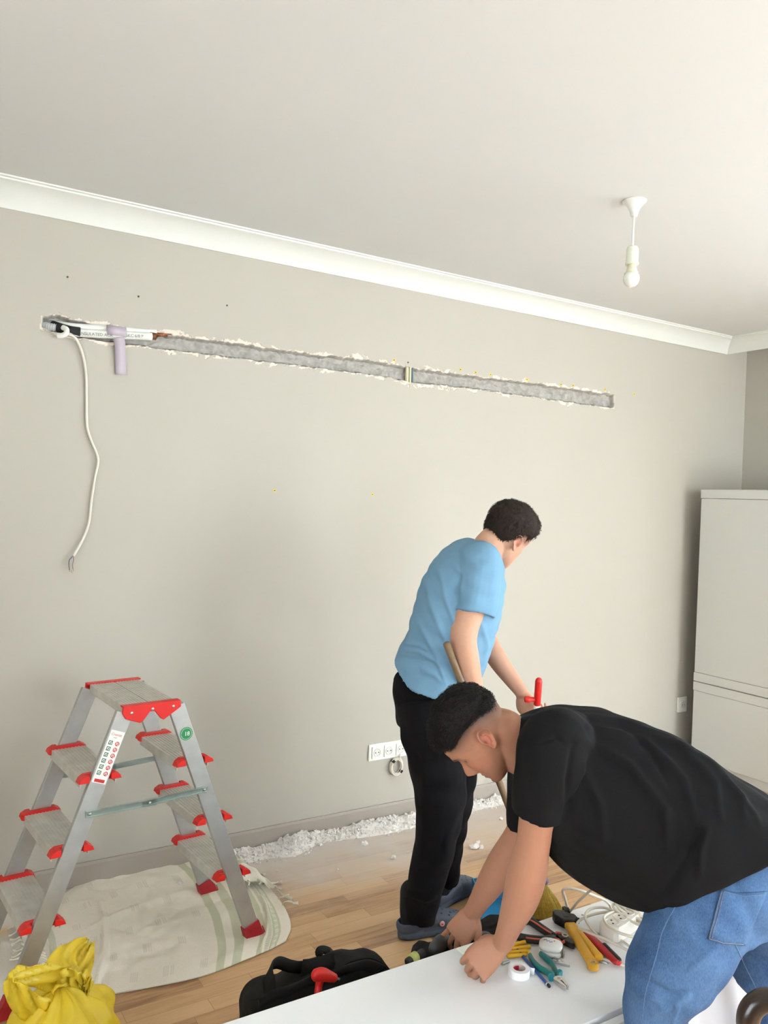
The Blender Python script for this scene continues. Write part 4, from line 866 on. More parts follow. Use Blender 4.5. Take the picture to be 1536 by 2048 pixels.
# clogs
clog_m = mat('blue grey clog foam', (74, 84, 100), .62, nscale=60, namt=.04)
def clog(heel, ang, label, charm):
    c, s = math.cos(ang), math.sin(ang); X_, Y_, Z_ = V(c, s, 0), V(-s, c, 0), V(0, 0, 1); H = V(*heel, 0)
    def P(x, y, z): return H + X_ * x + Y_ * y + Z_ * z
    xs = np.array([0, .004, .02, .05, .09, .14, .19, .235, .262, .28, .289]); hw = np.array([.010, .022, .034, .039, .039, .042, .049, .051, .044, .031, .014])
    def ring(x, w_, z0, z1): return [P(x, w_ * math.copysign(abs(math.cos(t)) ** .8, math.cos(t)), (z0 + z1) / 2 + (z1 - z0) / 2 * math.copysign(abs(math.sin(t)) ** .6, math.sin(t))) for t in np.linspace(0, 2 * math.pi, 28, endpoint=False)]
    mb = MB(); mb.add(*loft([ring(x, w_, .0015 + .012 * max(0, (x - .22) / .07) ** 2, .034) for x, w_ in zip(xs, hw)]))
    hz = np.interp(xs, [.11, .14, .18, .22, .26, .289], [.092, .090, .082, .069, .053, .034])
    mb.add(*loft([ring(x, w_ * .97, .01 + .012 * max(0, (x - .22) / .07) ** 2, h) for x, w_, h in zip(xs[4:], hw[4:], hz[4:])]))
    rim = [P(x, (w_ - .005), .045 + .012 * (x / .12)) for x, w_ in zip(xs[:6][::-1], hw[:6][::-1])] + [P(-.001, 0, .045)] + [P(x, -(w_ - .005), .045 + .012 * (x / .12)) for x, w_ in zip(xs[:6], hw[:6])]
    mb.add(*tube(spline(rim, 4), [(.0065, .021)] * (len(rim) * 4 - 3) if False else [(.0075, .018)] * len(spline(rim, 4)), 10))
    e = empty('clog', H, label, 'shoe', 'blue clogs', rz=ang)
    sh_ = surf('upper', mb, .0034, clog_m, e, 3)
    v_, f_, n_ = union(mb, .006, 1); bv = BVHTree.FromPolygons([Vector(p) for p in v_], f_)
    for x, y in ((.175, 0), (.20, .018), (.20, -.018), (.225, .0), (.188, .033), (.188, -.033), (.222, .033), (.222, -.033), (.245, .016), (.245, -.016), (.16, .026), (.16, -.026)):
        h_ = bv.ray_cast(Vector(P(x, y, .2)), Vector((0, 0, -1)))
        if h_[0]: obj('vent_hole', lathe([(.0001, .0010), (.0036, .0010), (.0036, -.002)], np.array(h_[0]), 12, np.array(h_[1])), blk, e)
    pts = [P(x, y, z) for x, y, z in ((.10, .040, .060), (.02, .034, .068), (-.012, 0, .072), (.02, -.034, .068), (.10, -.040, .060))]
    if charm:
        h_ = bv.ray_cast(Vector(P(.155, -.2, .052)), Vector(Y_)); n2_ = nrm(np.array(h_[1])); q = np.array(h_[0])
        ch = obj('charm', lathe([(.0001, .004), (.008, .004), (.010, .0025), (.010, 0)], q, 20, n2_), mat('pink charm', (236, 176, 176), .4), e); obj('charm_dot', ball(q + n2_ * .004, (.0045, .0045, .0025), 10, 8), mat('charm red', (180, 60, 60), .4), ch)
    return P
P1 = clog((1.655, 2.452), math.radians(-9), 'blue clog with a pink charm, on the man\'s foot nearest the black tool bag', True)
P2 = clog((1.880, 2.560), math.radians(17), 'blue clog without a charm, on the man\'s forward foot', False)
for P_, a in ((P1, at(842, 1832, 2.98)), (P2, at(892, 1762, 3.25))):
    m_ = MB(); m_.add(*limb([P_(.045, 0, .17), P_(.048, 0, .085), P_(.06, 0, .058), P_(.12, 0, .056), P_(.17, 0, .05)], [.042, .042, .038, .034, .03], 16)); surf('sock', m_, .006, mat('black sock', (24, 24, 27), .95), A, 2)
# ================================================================== man in the black T-shirt (bending over the table)
B = empty('person', (1.60, 1.05, 0), 'man in black T-shirt and jeans bending over the white table, one fist on it', 'person')
up_i = C(-.866, .5, 0); fw_i = C(-.5, -.866, 0); yaw = math.radians(4)
fwB = fw_i * math.cos(yaw) - RB * math.sin(yaw)
FB = frame_from(at(956, 1464, 2.05), fwB, up_i, .955)
mb = MB(); head_into(mb, FB)
mb.add(*limb([FB.w((0, -.02, -.02)), FB.w((0, -.03, -.06)), at(1030, 1490, 2.06), at(1085, 1505, 2.07)], [.056, .062, .066, .085], 22))
mb.add(*limb([at(1100, 1510, 2.07), at(1200, 1560, 2.03), at(1330, 1630, 1.98), at(1440, 1700, 1.96)], [(.12, .09), (.10, .10), (.09, .09), (.08, .08)], 22))
armB = [(1115, 1500, 2.0, .055), (1104, 1520, 1.92, .060), (1092, 1570, 1.90, .052), (1074, 1640, 1.905, .0425), (1066, 1690, 1.915, .040), (1054, 1748, 1.935, .0465), (1040, 1800, 1.965, .0425), (1020, 1850, 2.01, .0305), (1007, 1884, 2.04, .0255)]
mb.add(*limb([at(*p[:3]) for p in armB], [p[3] for p in armB], 20))
armC = [(1085, 1530, 2.15, .055), (1066, 1555, 2.24, .058), (1057, 1605, 2.27, .043), (1042, 1662, 2.29, .041), (1008, 1722, 2.31, .0445), (982, 1765, 2.33, .040), (960, 1800, 2.35, .031), (947, 1822, 2.36, .027)]
mb.add(*limb([at(*p[:3]) for p in armC], [p[3] for p in armC], 20))
hand_into(mb, at(1003, 1888, 2.045), C(-.80, -.60, .10), C(-.42, .42, .80), -1, [(1.0, 1.0, .5), (1.1, 1.3, .7), (1.15, 1.2, .6), (1.15, .25, .0)], .06, [(.058, .030, -.030), (.100, .006, -.046), (.132, -.018, -.052)])
hand_into(mb, at(946, 1824, 2.36), C(-.55, -.82, .0), C(-.5, .35, .8), 1, [(.9, .5, .3), (.7, .4, .3), (.6, .4, .2), (.25, .3, .2)], .16, [(.05, .050, -.015), (.075, .062, -.03), (.095, .062, -.045)])
for lg, rr in (([(1430, 1770, 1.87), (1360, 1890, 1.86), (1312, 2010, 1.87), (1318, 2150, 1.9), (1325, 2310, 1.92)], [.055, .06, .05, .045, .04]), ([(1500, 1790, 2.03), (1530, 1910, 2.05), (1560, 2010, 2.05), (1565, 2120, 2.1), (1570, 2210, 2.13)], [.05, .055, .05, .045, .04])):
    mb.add(*limb([at(*p) for p in lg], rr, 18))
hB = srgb(30, 26, 24); bB = srgb(176, 125, 99)
def lineB(y): return np.interp(y, [-.11, -.085, -.05, -.02, .02, .05, .072, .10], [.002, .008, .034, .044, .050, .050, .062, .070])
def fadeB(x, y, z):
    g = np.interp(y, [-.11, -.06, -.02, .03, .06], [-.05, -.055, .0, -.002, .02]); k = np.clip((z - g) / np.maximum(lineB(y) - g, .01), 0, 1); return .12 * (k > 0) * np.clip(k * 5, 0, 1) * (y < .075) + .75 * k ** 2 * (y < .075) * np.clip((.078 - y) / .015, 0, 1)
co, f, nn = union(mb, .0023, 3)
bo = obj('body', (co, f), skin_mat('skin tanned'), B); attr(bo, 'tint', skin_tint(co, FB, bB, hB, fadeB))
hairB = mat('black hair', (27, 24, 23), .65, nscale=90, namt=.4, spec=.25)
hair_shell('hair', FB, lambda x, y, z: .004 + .015 * np.clip((z - .045) / .05, 0, 1) + .006 * np.clip((y - .03) / .04, 0, 1), lambda x, y, z: (z - lineB(y)) / .014, hairB, B, 11000, 5, .0095, lambda p: V(0, .9, .15 if p[1] < .03 else -.5))
black = mat('black jersey', (23, 23, 24), .9, nscale=500, namt=.06, bump=.3, bscale=1500, spec=.14, bdist=.0005)
ms = MB()
ms.add(*px_sections([((1032, 1437), (1032, 1530), 2.06, .068), ((1052, 1430), (1030, 1570), 2.06, .11), ((1085, 1420), (1040, 1620), 2.06, .165), ((1135, 1415), (1078, 1675), 2.06, .19), ((1205, 1423), (1122, 1725), 2.04, .185), ((1290, 1450), (1175, 1765), 2.01, .18),
    ((1380, 1492), (1235, 1790), 1.98, .175), ((1465, 1548), (1296, 1800), 1.95, .180), ((1535, 1592), (1392, 1752), 1.93, .165), ((1592, 1634), (1475, 1692), 1.92, .15), ((1640, 1664), (1548, 1652), 1.92, .13)], C(-.15, 0, 1), 5))
ms.add(*open_end([at(1130, 1490, 2.02), at(1110, 1490, 1.93), at(1094, 1545, 1.90), at(1082, 1590, 1.90), at(1073, 1630, 1.905)], [.09, .085, .075, .068, (.060, .058)], .05, .006))
ms.add(*open_end([at(1090, 1520, 2.15), at(1070, 1540, 2.24), at(1061, 1600, 2.27), at(1054, 1655, 2.28)], [.08, .075, .064, .060], .05, .006))
fB = [([(1170, 1450), (1290, 1480), (1370, 1560), (1400, 1680)], 9, .010), ([(1150, 1470), (1260, 1530), (1330, 1620), (1340, 1740)], 10, .010), ([(1230, 1435), (1340, 1480), (1430, 1570), (1450, 1680)], 8, .010), ([(1290, 1465), (1390, 1510), (1480, 1600), (1500, 1680)], 8, .009),
      ([(1350, 1490), (1440, 1550), (1510, 1630), (1530, 1680)], 6, .008), ([(1150, 1480), (1135, 1560), (1140, 1640)], 7, -.010), ([(1060, 1495), (1110, 1475), (1150, 1500)], 6, -.005), ([(1160, 1530), (1200, 1610), (1210, 1700)], 10, .008),
      ([(1325, 1790), (1370, 1720), (1400, 1640)], 11, -.009), ([(1400, 1760), (1400, 1700), (1420, 1640)], 9, .012), ([(1240, 1450), (1300, 1500), (1350, 1590)], 6, -.006)]
surf('t_shirt', ms, .0042, black, B, 5, fB, .003, 14, .11)
# jeans
def jeans_mat():
    m = bpy.data.materials.new('blue denim'); m.use_nodes = True; nt = m.node_tree; N = nt.nodes; L = nt.links; b = N['Principled BSDF']; b.inputs['Roughness'].default_value = .85; b.inputs['Specular IOR Level'].default_value = .2
    tc = N.new('ShaderNodeTexCoord'); n1 = N.new('ShaderNodeTexNoise'); n1.inputs['Scale'].default_value = 7; n1.inputs['Detail'].default_value = 5; L.new(tc.outputs['Object'], n1.inputs['Vector'])
    n2_ = N.new('ShaderNodeTexNoise'); n2_.inputs['Scale'].default_value = 420; n2_.inputs['Detail'].default_value = 2; mp = N.new('ShaderNodeMapping'); mp.inputs['Scale'].default_value = (1, 1, .35); L.new(tc.outputs['Object'], mp.inputs[0]); L.new(mp.outputs[0], n2_.inputs['Vector'])
    mx = N.new('ShaderNodeMath'); mx.operation = 'MULTIPLY_ADD'; L.new(n2_.outputs['Fac'], mx.inputs[0]); mx.inputs[1].default_value = .45; L.new(n1.outputs['Fac'], mx.inputs[2])
    cr = N.new('ShaderNodeValToRGB'); L.new(mx.outputs[0], cr.inputs[0]); e = cr.color_ramp.elements; e[0].position = .45; e[0].color = (*srgb(42, 68, 108), 1); e[1].position = 1.0; e[1].color = (*srgb(96, 130, 170), 1)
    L.new(cr.outputs[0], b.inputs['Base Color']); bp = N.new('ShaderNodeBump'); bp.inputs['Strength'].default_value = .3; bp.inputs['Distance'].default_value = .0005; L.new(n2_.outputs['Fac'], bp.inputs['Height']); L.new(bp.outputs[0], b.inputs['Normal']); return m
den = jeans_mat()
mj = MB()
mj.add(*px_sections([((1625, 1668), (1530, 1690), 1.94, .10), ((1600, 1690), (1460, 1740), 1.95, .12), ((1600, 1730), (1410, 1780), 1.95, .14), ((1580, 1790), (1345, 1800), 1.95, .145), ((1540, 1840), (1296, 1850), 1.93, .14)], C(-.15, 0, 1), 4))
mj.add(*limb([at(1560, 1735, 1.93), at(1500, 1752, 1.91), at(1440, 1790, 1.90)], [.115, .125, .115], 20)); mj.add(*limb([at(1585, 1740, 2.0), at(1535, 1800, 2.03)], [.12, .11], 20))
mj.add(*open_end([at(1440, 1765, 1.91), at(1394, 1850, 1.865), at(1340, 1945, 1.855), at(1312, 2015, 1.865), at(1316, 2090, 1.88), at(1320, 2200, 1.9), at(1326, 2330, 1.92)], [.115, .110, .098, .072, .072, .070, .068], .05, .007))
mj.add(*open_end([at(1520, 1790, 2.02), at(1530, 1860, 2.04), at(1537, 1925, 2.04), at(1560, 2000, 2.04), at(1562, 2110, 2.08), at(1568, 2230, 2.12)], [.125, .105, .098, .070, .068, .066], .05, .007))
fJ = [([(1290, 1960), (1340, 1990), (1385, 1985)], 7, -.010), ([(1300, 2030), (1350, 2010), (1390, 1985)], 7, .010), ([(1360, 1960), (1400, 1920), (1450, 1880)], 7, .007), ([(1270, 1990), (1310, 2000), (1345, 2025)], 7, .006), ([(1340, 2048), (1355, 2015), (1350, 1995)], 5, .009),
      ([(1400, 1860), (1450, 1870), (1500, 1850)], 8, .005), ([(1330, 1800), (1345, 1830), (1350, 1870)], 8, .006), ([(1470, 1960), (1500, 1975), (1520, 1990)], 5, .008)]
co, f, nn = union(mj, .005, 3); co = folds(co, nn, fJ, .003, 22, .10)
jo = obj('jeans', (co, f), den, B)
bv = BVHTree.FromPolygons([Vector(p) for p in co], f)
def onto(px, py, lift=.0016):
    d = Vector(ray(px, py)).normalized(); h_ = bv.ray_cast(Vector(CAM) + d * .8, d)
    return (np.array(h_[0]) + np.array(h_[1]) * lift) if h_[0] else None
thr = mat('pale seam thread', (98, 126, 162), .8); thr2 = mat('tan stitching', (126, 124, 132), .8)
def seam(name, P, r, m, n=14, lift=.001, parent=jo):
    pts = [onto(p[0], p[1], lift) for p in spline([V(*p) for p in P], n)]; pts = [p for p in pts if p is not None]
    if len(pts) > 3: obj(name, tube(pts, r, 6), m, parent)
seam('side_seam', [(1368, 1788), (1352, 1812), (1326, 1862), (1315, 1905), (1300, 1955), (1290, 1995), (1285, 2044)], .0011, thr)
seam('inner_seam', [(1470, 1888), (1492, 1935), (1512, 1975)], .0011, thr)
seam('waistband_seam', [(1478, 1738), (1500, 1735), (1534, 1734)], .0018, thr)
pk_ = [(1441, 1779), (1475, 1785), (1534, 1783)]; pk2 = [(1415, 1878), (1440, 1886), (1488, 1890)]
top_e = [np.array(p) for p in spline([V(*p) for p in pk_], 8)]; bot_e = [np.array(p) for p in spline([V(*p) for p in pk2], 8)]
g_ = [[onto(*(a + (b_ - a) * t), .0022) for t in np.linspace(0, 1, 16)] for a, b_ in zip(top_e, bot_e)]
if all(q is not None for r in g_ for q in r):
    idx = np.arange(len(g_) * 16).reshape(len(g_), 16); v_ = [tuple(q) for r in g_ for q in r]; f_ = [tuple(int(i) for i in q) for q in np.stack([idx[:-1, :-1], idx[1:, :-1], idx[1:, 1:], idx[:-1, 1:]], -1).reshape(-1, 4)]
    po = obj('back_pocket', (v_, f_), den, jo); s_ = po.modifiers.new('s', 'SOLIDIFY'); s_.thickness = .003; s_.offset = 0
for dx in (0, 5): seam('pocket_stitching', [(1443 + dx, 1783), (1428 + dx, 1835), (1418 + dx, 1876)], .0007, thr2, 14, .0044)
seam('pocket_stitching', [(1445, 1784), (1480, 1790), (1530, 1788)], .0010, thr, 14, .0044); seam('pocket_stitching', [(1418, 1876), (1445, 1884), (1484, 1887)], .0009, thr2, 14, .0044)
for P_ in ([at(1320, 2330, 1.92)], [at(1566, 2230, 2.12)]):
    p = P_[0]; m_ = MB(); d = nrm(V(-.65, .62, 0)); z0 = V(0, 0, 1)
    m_.add(*limb([V(p[0], p[1], .10), V(p[0], p[1], .055), V(p[0], p[1], .05) + d * .06, V(p[0], p[1], .035) + d * .14, V(p[0], p[1], .032) + d * .18], [.045, .045, .042, .036, .028], 14)); surf('shoe', m_, .006, mat('dark shoe', (40, 40, 44), .6), B, 2)
# ================================================================== bags on the floor
def hy(px, py, Y): return hit(px, py, 1, Y)
bagm = mat('black woven nylon', (30, 29, 28), .85, nscale=300, namt=.15, bump=.4, bscale=700, spec=.2)
bagi = mat('black bag lining', (20, 20, 21), .9)
def mound(outline, Yc, hy_, base=0.0, seed=1, namp=.006, n=36):
    """soft bag: outline = top silhouette pixels measured at distance Yc, depth half width hy_"""
    tops = [hy(px, py, Yc) for px, py in outline]; rings = []
    for i, t in enumerate(tops):
        k = (i / (len(tops) - 1)) * 2 - 1; w_ = hy_ * max(.12, (1 - abs(k) ** 4)) ; h = max(t[2], .02); cz = h * .42
        rings.append([V(t[0], Yc + w_ * math.copysign(abs(math.cos(a)) ** .75, math.cos(a)), max(base + .001, (cz + (h - cz) * abs(math.sin(a)) ** .85) if math.sin(a) >= 0 else cz - cz * abs(math.sin(a)) ** .5)) for a in np.linspace(0, 2 * math.pi, n, endpoint=False)])
    v, f = loft(dense(rings, 5)); v = np.array(v)
    nn = np.array([[noise.noise(Vector((p[0] * 16 + seed, p[1] * 16, p[2] * 16))), noise.noise(Vector((p[0] * 16, p[1] * 16 + 9, p[2] * 16))), noise.noise(Vector((p[0] * 16, p[1] * 16, p[2] * 16 + seed)))] for p in v])
    v = v + nn * namp * 2; v[:, 2] = np.maximum(v[:, 2], base + .001); return v, f
hb = empty('holdall', (1.15, 2.05, 0), 'open black holdall with webbing handles on the parquet left of the clogs', 'bag')
Yh_ = 2.08
ol = [(494, 2022), (499, 1998), (515, 1982), (545, 1970), (580, 1958), (610, 1945), (645, 1931), (680, 1922), (715, 1915), (745, 1912), (764, 1920), (772, 1938), (776, 1960)]
obj('body', mound(ol, Yh_, .13, seed=3), bagm, hb)
fl = [hy(*p, Yh_ - .05) for p in ((512, 2000), (540, 1984), (580, 1976), (620, 1958), (665, 1948), (700, 1925), (740, 1918), (765, 1930))]
obj('zip_edge', ribbon(spline(fl, 6), V(0, -.75, .65), .016, .004), bagm, hb)
fl = [hy(*p, Yh_ - .075) for p in ((518, 2006), (545, 1990), (585, 1978), (618, 1962), (650, 1956), (690, 1940), (730, 1930), (760, 1940))]
obj('opening_lining', ribbon(spline(fl, 6), V(0, -.5, .85), .045, .006), bagi, hb)
def strap(name, P, w_, par, wv, m=bagm): obj(name, ribbon(spline([hy(*p[:2], p[2]) for p in P], 7), wv, w_, .004), m, par)
strap('handle', [(540, 1990, 2.02), (538, 1955, 2.03), (541, 1935, 2.05), (556, 1925, 2.07), (580, 1932, 2.08), (602, 1934, 2.09), (640, 1928, 2.08), (668, 1918, 2.07)], .034, hb, V(.45, .0, .9))
strap('handle', [(644, 1922, 2.16), (641, 1905, 2.18), (650, 1899, 2.2), (662, 1902, 2.2), (670, 1914, 2.18), (672, 1924, 2.15)], .034, hb, V(.1, 1, .1))
strap('handle_wrap', [(604, 1937, 2.075), (630, 1934, 2.07), (660, 1925, 2.06), (668, 1922, 2.06)], .050, hb, V(.45, .0, .9))
rt = empty('bit_driver', hy(650, 1955, 1.95), 'red L shaped bit driver lying in the open black holdall', 'tool')
mb = MB(); mb.add(*limb([hy(633, 1950, 1.945), hy(645, 1949, 1.945), hy(668, 1956, 1.94)], [(.015, .017), (.016, .018), (.010, .012)], 16)); mb.add(*limb([hy(641, 1956, 1.945), hy(638, 1970, 1.945), hy(636, 1984, 1.94)], [.012, .010, .010], 12))
obj('body', mb, red_m, rt); obj('bit', tube([hy(668, 1956, 1.94), hy(679, 1958, 1.94)], .0035, 8), steel, rt)
# soft tool bag with a torch behind the table
tb = empty('tool_bag', (1.5, 1.95, 0), 'slumped black tool bag with loose tools behind the table, under the bending man\'s reaching hand', 'bag')
obj('body', mound([(838, 1912), (846, 1896), (866, 1890), (888, 1894), (905, 1880), (930, 1878), (955, 1866), (985, 1848), (1010, 1842), (1040, 1840), (1070, 1838), (1095, 1846)], 1.93, .12, seed=8, namp=.010), bagm, tb)
obj('tool_shape', limb([hy(868, 1896, 1.87), hy(880, 1886, 1.90), hy(890, 1878, 1.95)], [.016, .022, .018], 14), mat('dark grey rubber', (62, 64, 66), .6), tb)
cl = [hy(968 + 13 * math.cos(t), 1874 - 9 * math.sin(t), 1.84) for t in np.linspace(.2, 3.0, 8)]; obj('hose_clip', tube(cl, .0045, 8), mat('grey clip', (90, 90, 92), .5), tb)
obj('strap', ribbon([hy(*p, 1.86) for p in ((940, 1872), (965, 1856), (1000, 1846), (1040, 1846))], V(0, -.4, .9), .02, .004), bagi, tb)
tr = empty('torch', hy(826, 1916, 1.84), 'small black torch with a yellow green ring beside the tool bag', 'torch')
obj('barrel', tube([hy(816, 1925, 1.84), hy(846, 1906, 1.86)], .0125, 16), blk, tr); obj('ring', tube([hy(823, 1919, 1.84), hy(832, 1913, 1.845)], .0150, 16), mat('yellow green ring', (190, 196, 110), .4), tr)
# ------------------------------------------------------------------ yellow carrier bag
yb_ = mat('yellow carrier plastic', (255, 234, 84), .26, translucent=.5, spec=.5, nscale=9, namt=.10)
yg = empty('carrier_bag', (.42, 2.05, 0), 'yellow plastic carrier bag standing in the lower left corner by the ladder foot', 'bag')
cxy = at(104, 2000, 2.20); Rn = 26; mb = MB(); rows = []
zt = cxy[2] + .04
for k, (z, r, ex) in enumerate([(.003, .10, 0), (.03, .150, 0), (.08, .164, 0), (.12, .158, .004), (.155, .140, .008), (.19, .112, .01), (.218, .078, .012), (.238, .05, .01), (.25, .022, .008)]):
    row = []
    for t in np.linspace(0, 2 * math.pi, 72, endpoint=False):
        cr = .010 * math.sin(9 * t + z * 30) * (.3 + z * 4) + .006 * math.sin(17 * t - z * 60 + 1) + .020 * noise.noise(Vector((math.cos(t) * 2.2, math.sin(t) * 2.2, z * 14)))
        rr = r * (1 + .05 * math.sin(2 * t)) + cr; row.append(V(cxy[0] + .02 + rr * math.cos(t), cxy[1] + rr * math.sin(t), max(.002, z + .008 * noise.noise(Vector((math.cos(t) * 4, math.sin(t) * 4, z * 20))))))
    rows.append(row)
obj('body', loft(dense(rows, 5)), yb_, yg)
def horn(name, P, W_, wv, seed):
    S_ = spline([at(*p) for p in P], 8); n = len(S_); ws = np.interp(np.linspace(0, 1, n), np.linspace(0, 1, len(W_)), W_); wv = nrm(wv); rings = []
    T, F = frames(S_)
    for i, (p, t) in enumerate(zip(S_, T)):
        s = nrm(wv - t * (wv @ t)); nn = np.cross(t, s); r = []
        for a in np.linspace(-1, 1, 9):
            r.append(p + s * ws[i] / 2 * a + nn * (.008 * math.sin(a * 7 + i * .5 + seed) + .004 * math.sin(a * 15 - i)))
        for a in np.linspace(1, -1, 9): r.append(p + s * ws[i] / 2 * a + nn * (.008 * math.sin(a * 7 + i * .5 + seed) + .004 * math.sin(a * 15 - i) - .0016))
        rings.append(r)
    obj(name, loft(rings), yb_, yg)
horn('handle', [(118, 1960, 2.30), (128, 1922, 2.34), (150, 1897, 2.37), (172, 1888, 2.38), (176, 1893, 2.38), (171, 1920, 2.36), (162, 1948, 2.33), (160, 1972, 2.30)], [.11, .085, .05, .035, .035, .05, .055, .06], C(.9, -.5, .1), 1)
horn('handle', [(128, 1958, 2.22), (88, 1953, 2.18), (48, 1950, 2.13), (24, 1952, 2.10), (20, 1962, 2.09), (36, 1990, 2.10), (60, 2014, 2.13), (88, 2026, 2.15)], [.075, .065, .05, .035, .035, .055, .065, .07], C(.1, 1, .1), 3)
horn('knot', [(112, 1972, 2.20), (128, 1956, 2.19), (140, 1952, 2.2), (150, 1962, 2.2), (166, 1966, 2.22)], [.06, .04, .05, .05, .03], C(.6, .7, 0), 5)
horn('knot', [(150, 1944, 2.22), (156, 1958, 2.22), (168, 1978, 2.22), (182, 1958, 2.22)], [.012, .03, .035, .02], C(.9, .2, 0), 8)
# ------------------------------------------------------------------ broom and long handled dustpan
br_ = empty('broom', fpt(1095, 1830), 'straw broom with a brown wooden handle, bristles on the parquet', 'broom')
pb = fpt(1095, 1832); ptop = at(893, 1287, 2.77); pj = at(1076, 1768, 3.17)
obj('handle', tube([ptop + (pj - ptop) * t for t in np.linspace(0, 1, 8)], [.0125] * 7 + [.013], 14), mat('brown wooden handle', (128, 104, 76), .55, nscale=30, namt=.15), br_)
obj('binding', ball(at(1091, 1762, 3.17), (.0125, .0125, .014), 14, 10), mat('violet binding', (112, 108, 142), .5), br_)
mb = MB(); rs = random.Random(2); root = at(1085, 1772, 3.17); ex = nrm(C(1, .05, -.2)); ey = nrm(np.cross(ex, V(0, 0, 1)))
rings = []
for t in np.linspace(0, 1, 10):
    c = root + (pb - root) * t * .96; w_ = .018 + .050 * t ** .9; d_ = .016 + .016 * t; rings.append([c + ex * w_ * math.cos(a) + ey * d_ * math.sin(a) for a in np.linspace(0, 2 * math.pi, 20, endpoint=False)])
straw = mat('straw bristles', (178, 152, 62), .7, nscale=120, namt=.25); obj('bristle_core', loft(rings), straw, br_)
for k in range(900):
    a = rs.uniform(0, 6.283); q = math.sqrt(rs.uniform(.3, 1)); p0 = root + ex * .018 * math.cos(a) * q + ey * .016 * math.sin(a) * q; p1 = pb + ex * (.070 * math.cos(a) * q + rs.uniform(-.006, .006)) + ey * .034 * math.sin(a) * q
    p1 = V(p1[0], p1[1], .002 + rs.uniform(0, .008)); m_ = (p0 + p1) / 2 + ex * .006 * math.cos(a); mb.add(*tube([p0, m_, p1], [.0012, .0011, .0009], 4))
bo_ = obj('bristles', mb, straw, br_); bo_['kind'] = 'stuff'
dp = empty('dustpan', fpt(1010, 1835), 'blue dustpan on a long white pole with a red T shaped grip', 'dustpan')
q0, q1 = at(1078, 1356, 3.02), at(1078, 1415, 3.02); base = fpt(1046, 1812) + V(0, 0, .06)
obj('pole', tube([q0 + (base - q0) * t for t in np.linspace(.06, 1, 6)], .0115, 14), mat('white painted pole', (236, 236, 226), .35), dp)
qd = nrm(base - q0); g0 = q0
gr_ = obj('grip', lathe([(.0001, 0), (.007, .001), (.0115, .006), (.0135, .014), (.0135, .108), (.0125, .110), (.0001, .110)], g0, 20, qd), red_m, dp, angle=60)
s_ = nrm(np.cross(qd, -RB)); s_ = s_ if s_ @ RX < 0 else -s_
obj('side_peg', lathe([(.009, 0), (.009, .028), (.0125, .030), (.0125, .046), (.009, .049), (.0001, .049)], g0 + qd * .088, 16, s_), red_m, gr_, angle=60)
bl = mat('blue dustpan plastic', (60, 148, 196), .4); mb = MB()
ux = nrm(fpt(1075, 1832) - fpt(965, 1836)); uy = np.cross(V(0, 0, 1), ux); D0 = (fpt(962, 1842) + fpt(1082, 1834)) / 2; hw_ = np.linalg.norm(fpt(1082, 1834) - fpt(962, 1842)) / 2
mb.add(*box(D0 + uy * .075 + V(0, 0, .004), (2 * hw_, .16, .005), [ux, uy, V(0, 0, 1)])); mb.add(*box(D0 + uy * .155 + V(0, 0, .045), (2 * hw_ * .92, .006, .09), [ux, uy, V(0, 0, 1)]))
for e in (-1, 1): mb.add(*prism([(0, 0), (.155, 0), (.155, .09), (.10, .085), (0, .012)], D0 + ux * e * hw_ * .97 + V(0, 0, .004), uy, V(0, 0, 1), .004))
mb.add(*prism([(-hw_ * .9, 0), (hw_ * .9, 0), (hw_ * .7, .05), (-hw_ * .7, .05)], D0 + uy * .155 + V(0, 0, .088), ux, nrm(V(0, 0, .5) - uy), .004))
obj('pan', mb, bl, dp, smooth=False, bevel=.001)
# ================================================================== things on the white work surface
def bp_(px, py, dz=0.0): return hit(px, py, 2, BZ + dz)
# masking of direction on the table top
def tdir(a, b_): return nrm(bp_(*b_) - bp_(*a))
tp = empty('tape_roll', bp_(1036, 1946), 'roll of white tape with a red printed core lying on the work surface', 'tape')
c = bp_(1038, 1950)
obj('roll', lathe([(.0165, 0), (.0275, 0), (.0275, .019), (.0165, .019)], c, 40, close=True), mat('white vinyl tape', (238, 238, 240), .35), tp, angle=40)
obj('core', lathe([(.0152, .0005), (.0168, .0005), (.0168, .0188), (.0152, .0188)], c, 40, close=True), mat('card core', (206, 190, 182), .7), tp, angle=40)
mb = MB(); ar = [(c + V(math.cos(t) * .0150, math.sin(t) * .0150, 0)) for t in np.linspace(.9, 2.3, 12)]
rings = [[p + V(0, 0, .004), p + V(0, 0, .016), p * V(1, 1, 1) + (c - p) * .03 + V(0, 0, .016), p + (c - p) * .03 + V(0, 0, .004)] for p in ar]; obj('red_print', loft(rings), mat('crimson print', (190, 44, 74), .5), tp, smooth=False)
e_ = bp_(1053, 1957); obj('loose_end', ribbon([c + V(.0245, -.008, .0095), c + V(.029, -.016, .0095), c + V(.034, -.02, .009)], V(0, 0, 1), .018, .0006), MATS['white vinyl tape'], tp)
# pencil
pn = empty('pencil', bp_(1065, 1930), 'blue carpenter\'s pencil with a black end lying beside the tape roll', 'pencil'); a, b_ = bp_(1032, 1897, .004), bp_(1099, 1973, .004); d = nrm(b_ - a); L_ = np.linalg.norm(b_ - a)
obj('shaft', tube([a, a + d * (L_ - .010)], .0042, 6, True), mat('blue lacquer', (34, 76, 140), .3), pn, angle=30, smooth=False); obj('band', tube([a + d * (L_ - .011), a + d * (L_ - .008)], .0044, 12), wht, pn); obj('black_end', tube([a + d * (L_ - .008), a + d * L_], [.0042, .0040], 12), blk, pn)
obj('tip', lathe([(.0038, 0), (.0012, .010), (.0001, .013)], a, 8, -d), mat('pencil wood', (206, 170, 120), .6), pn)
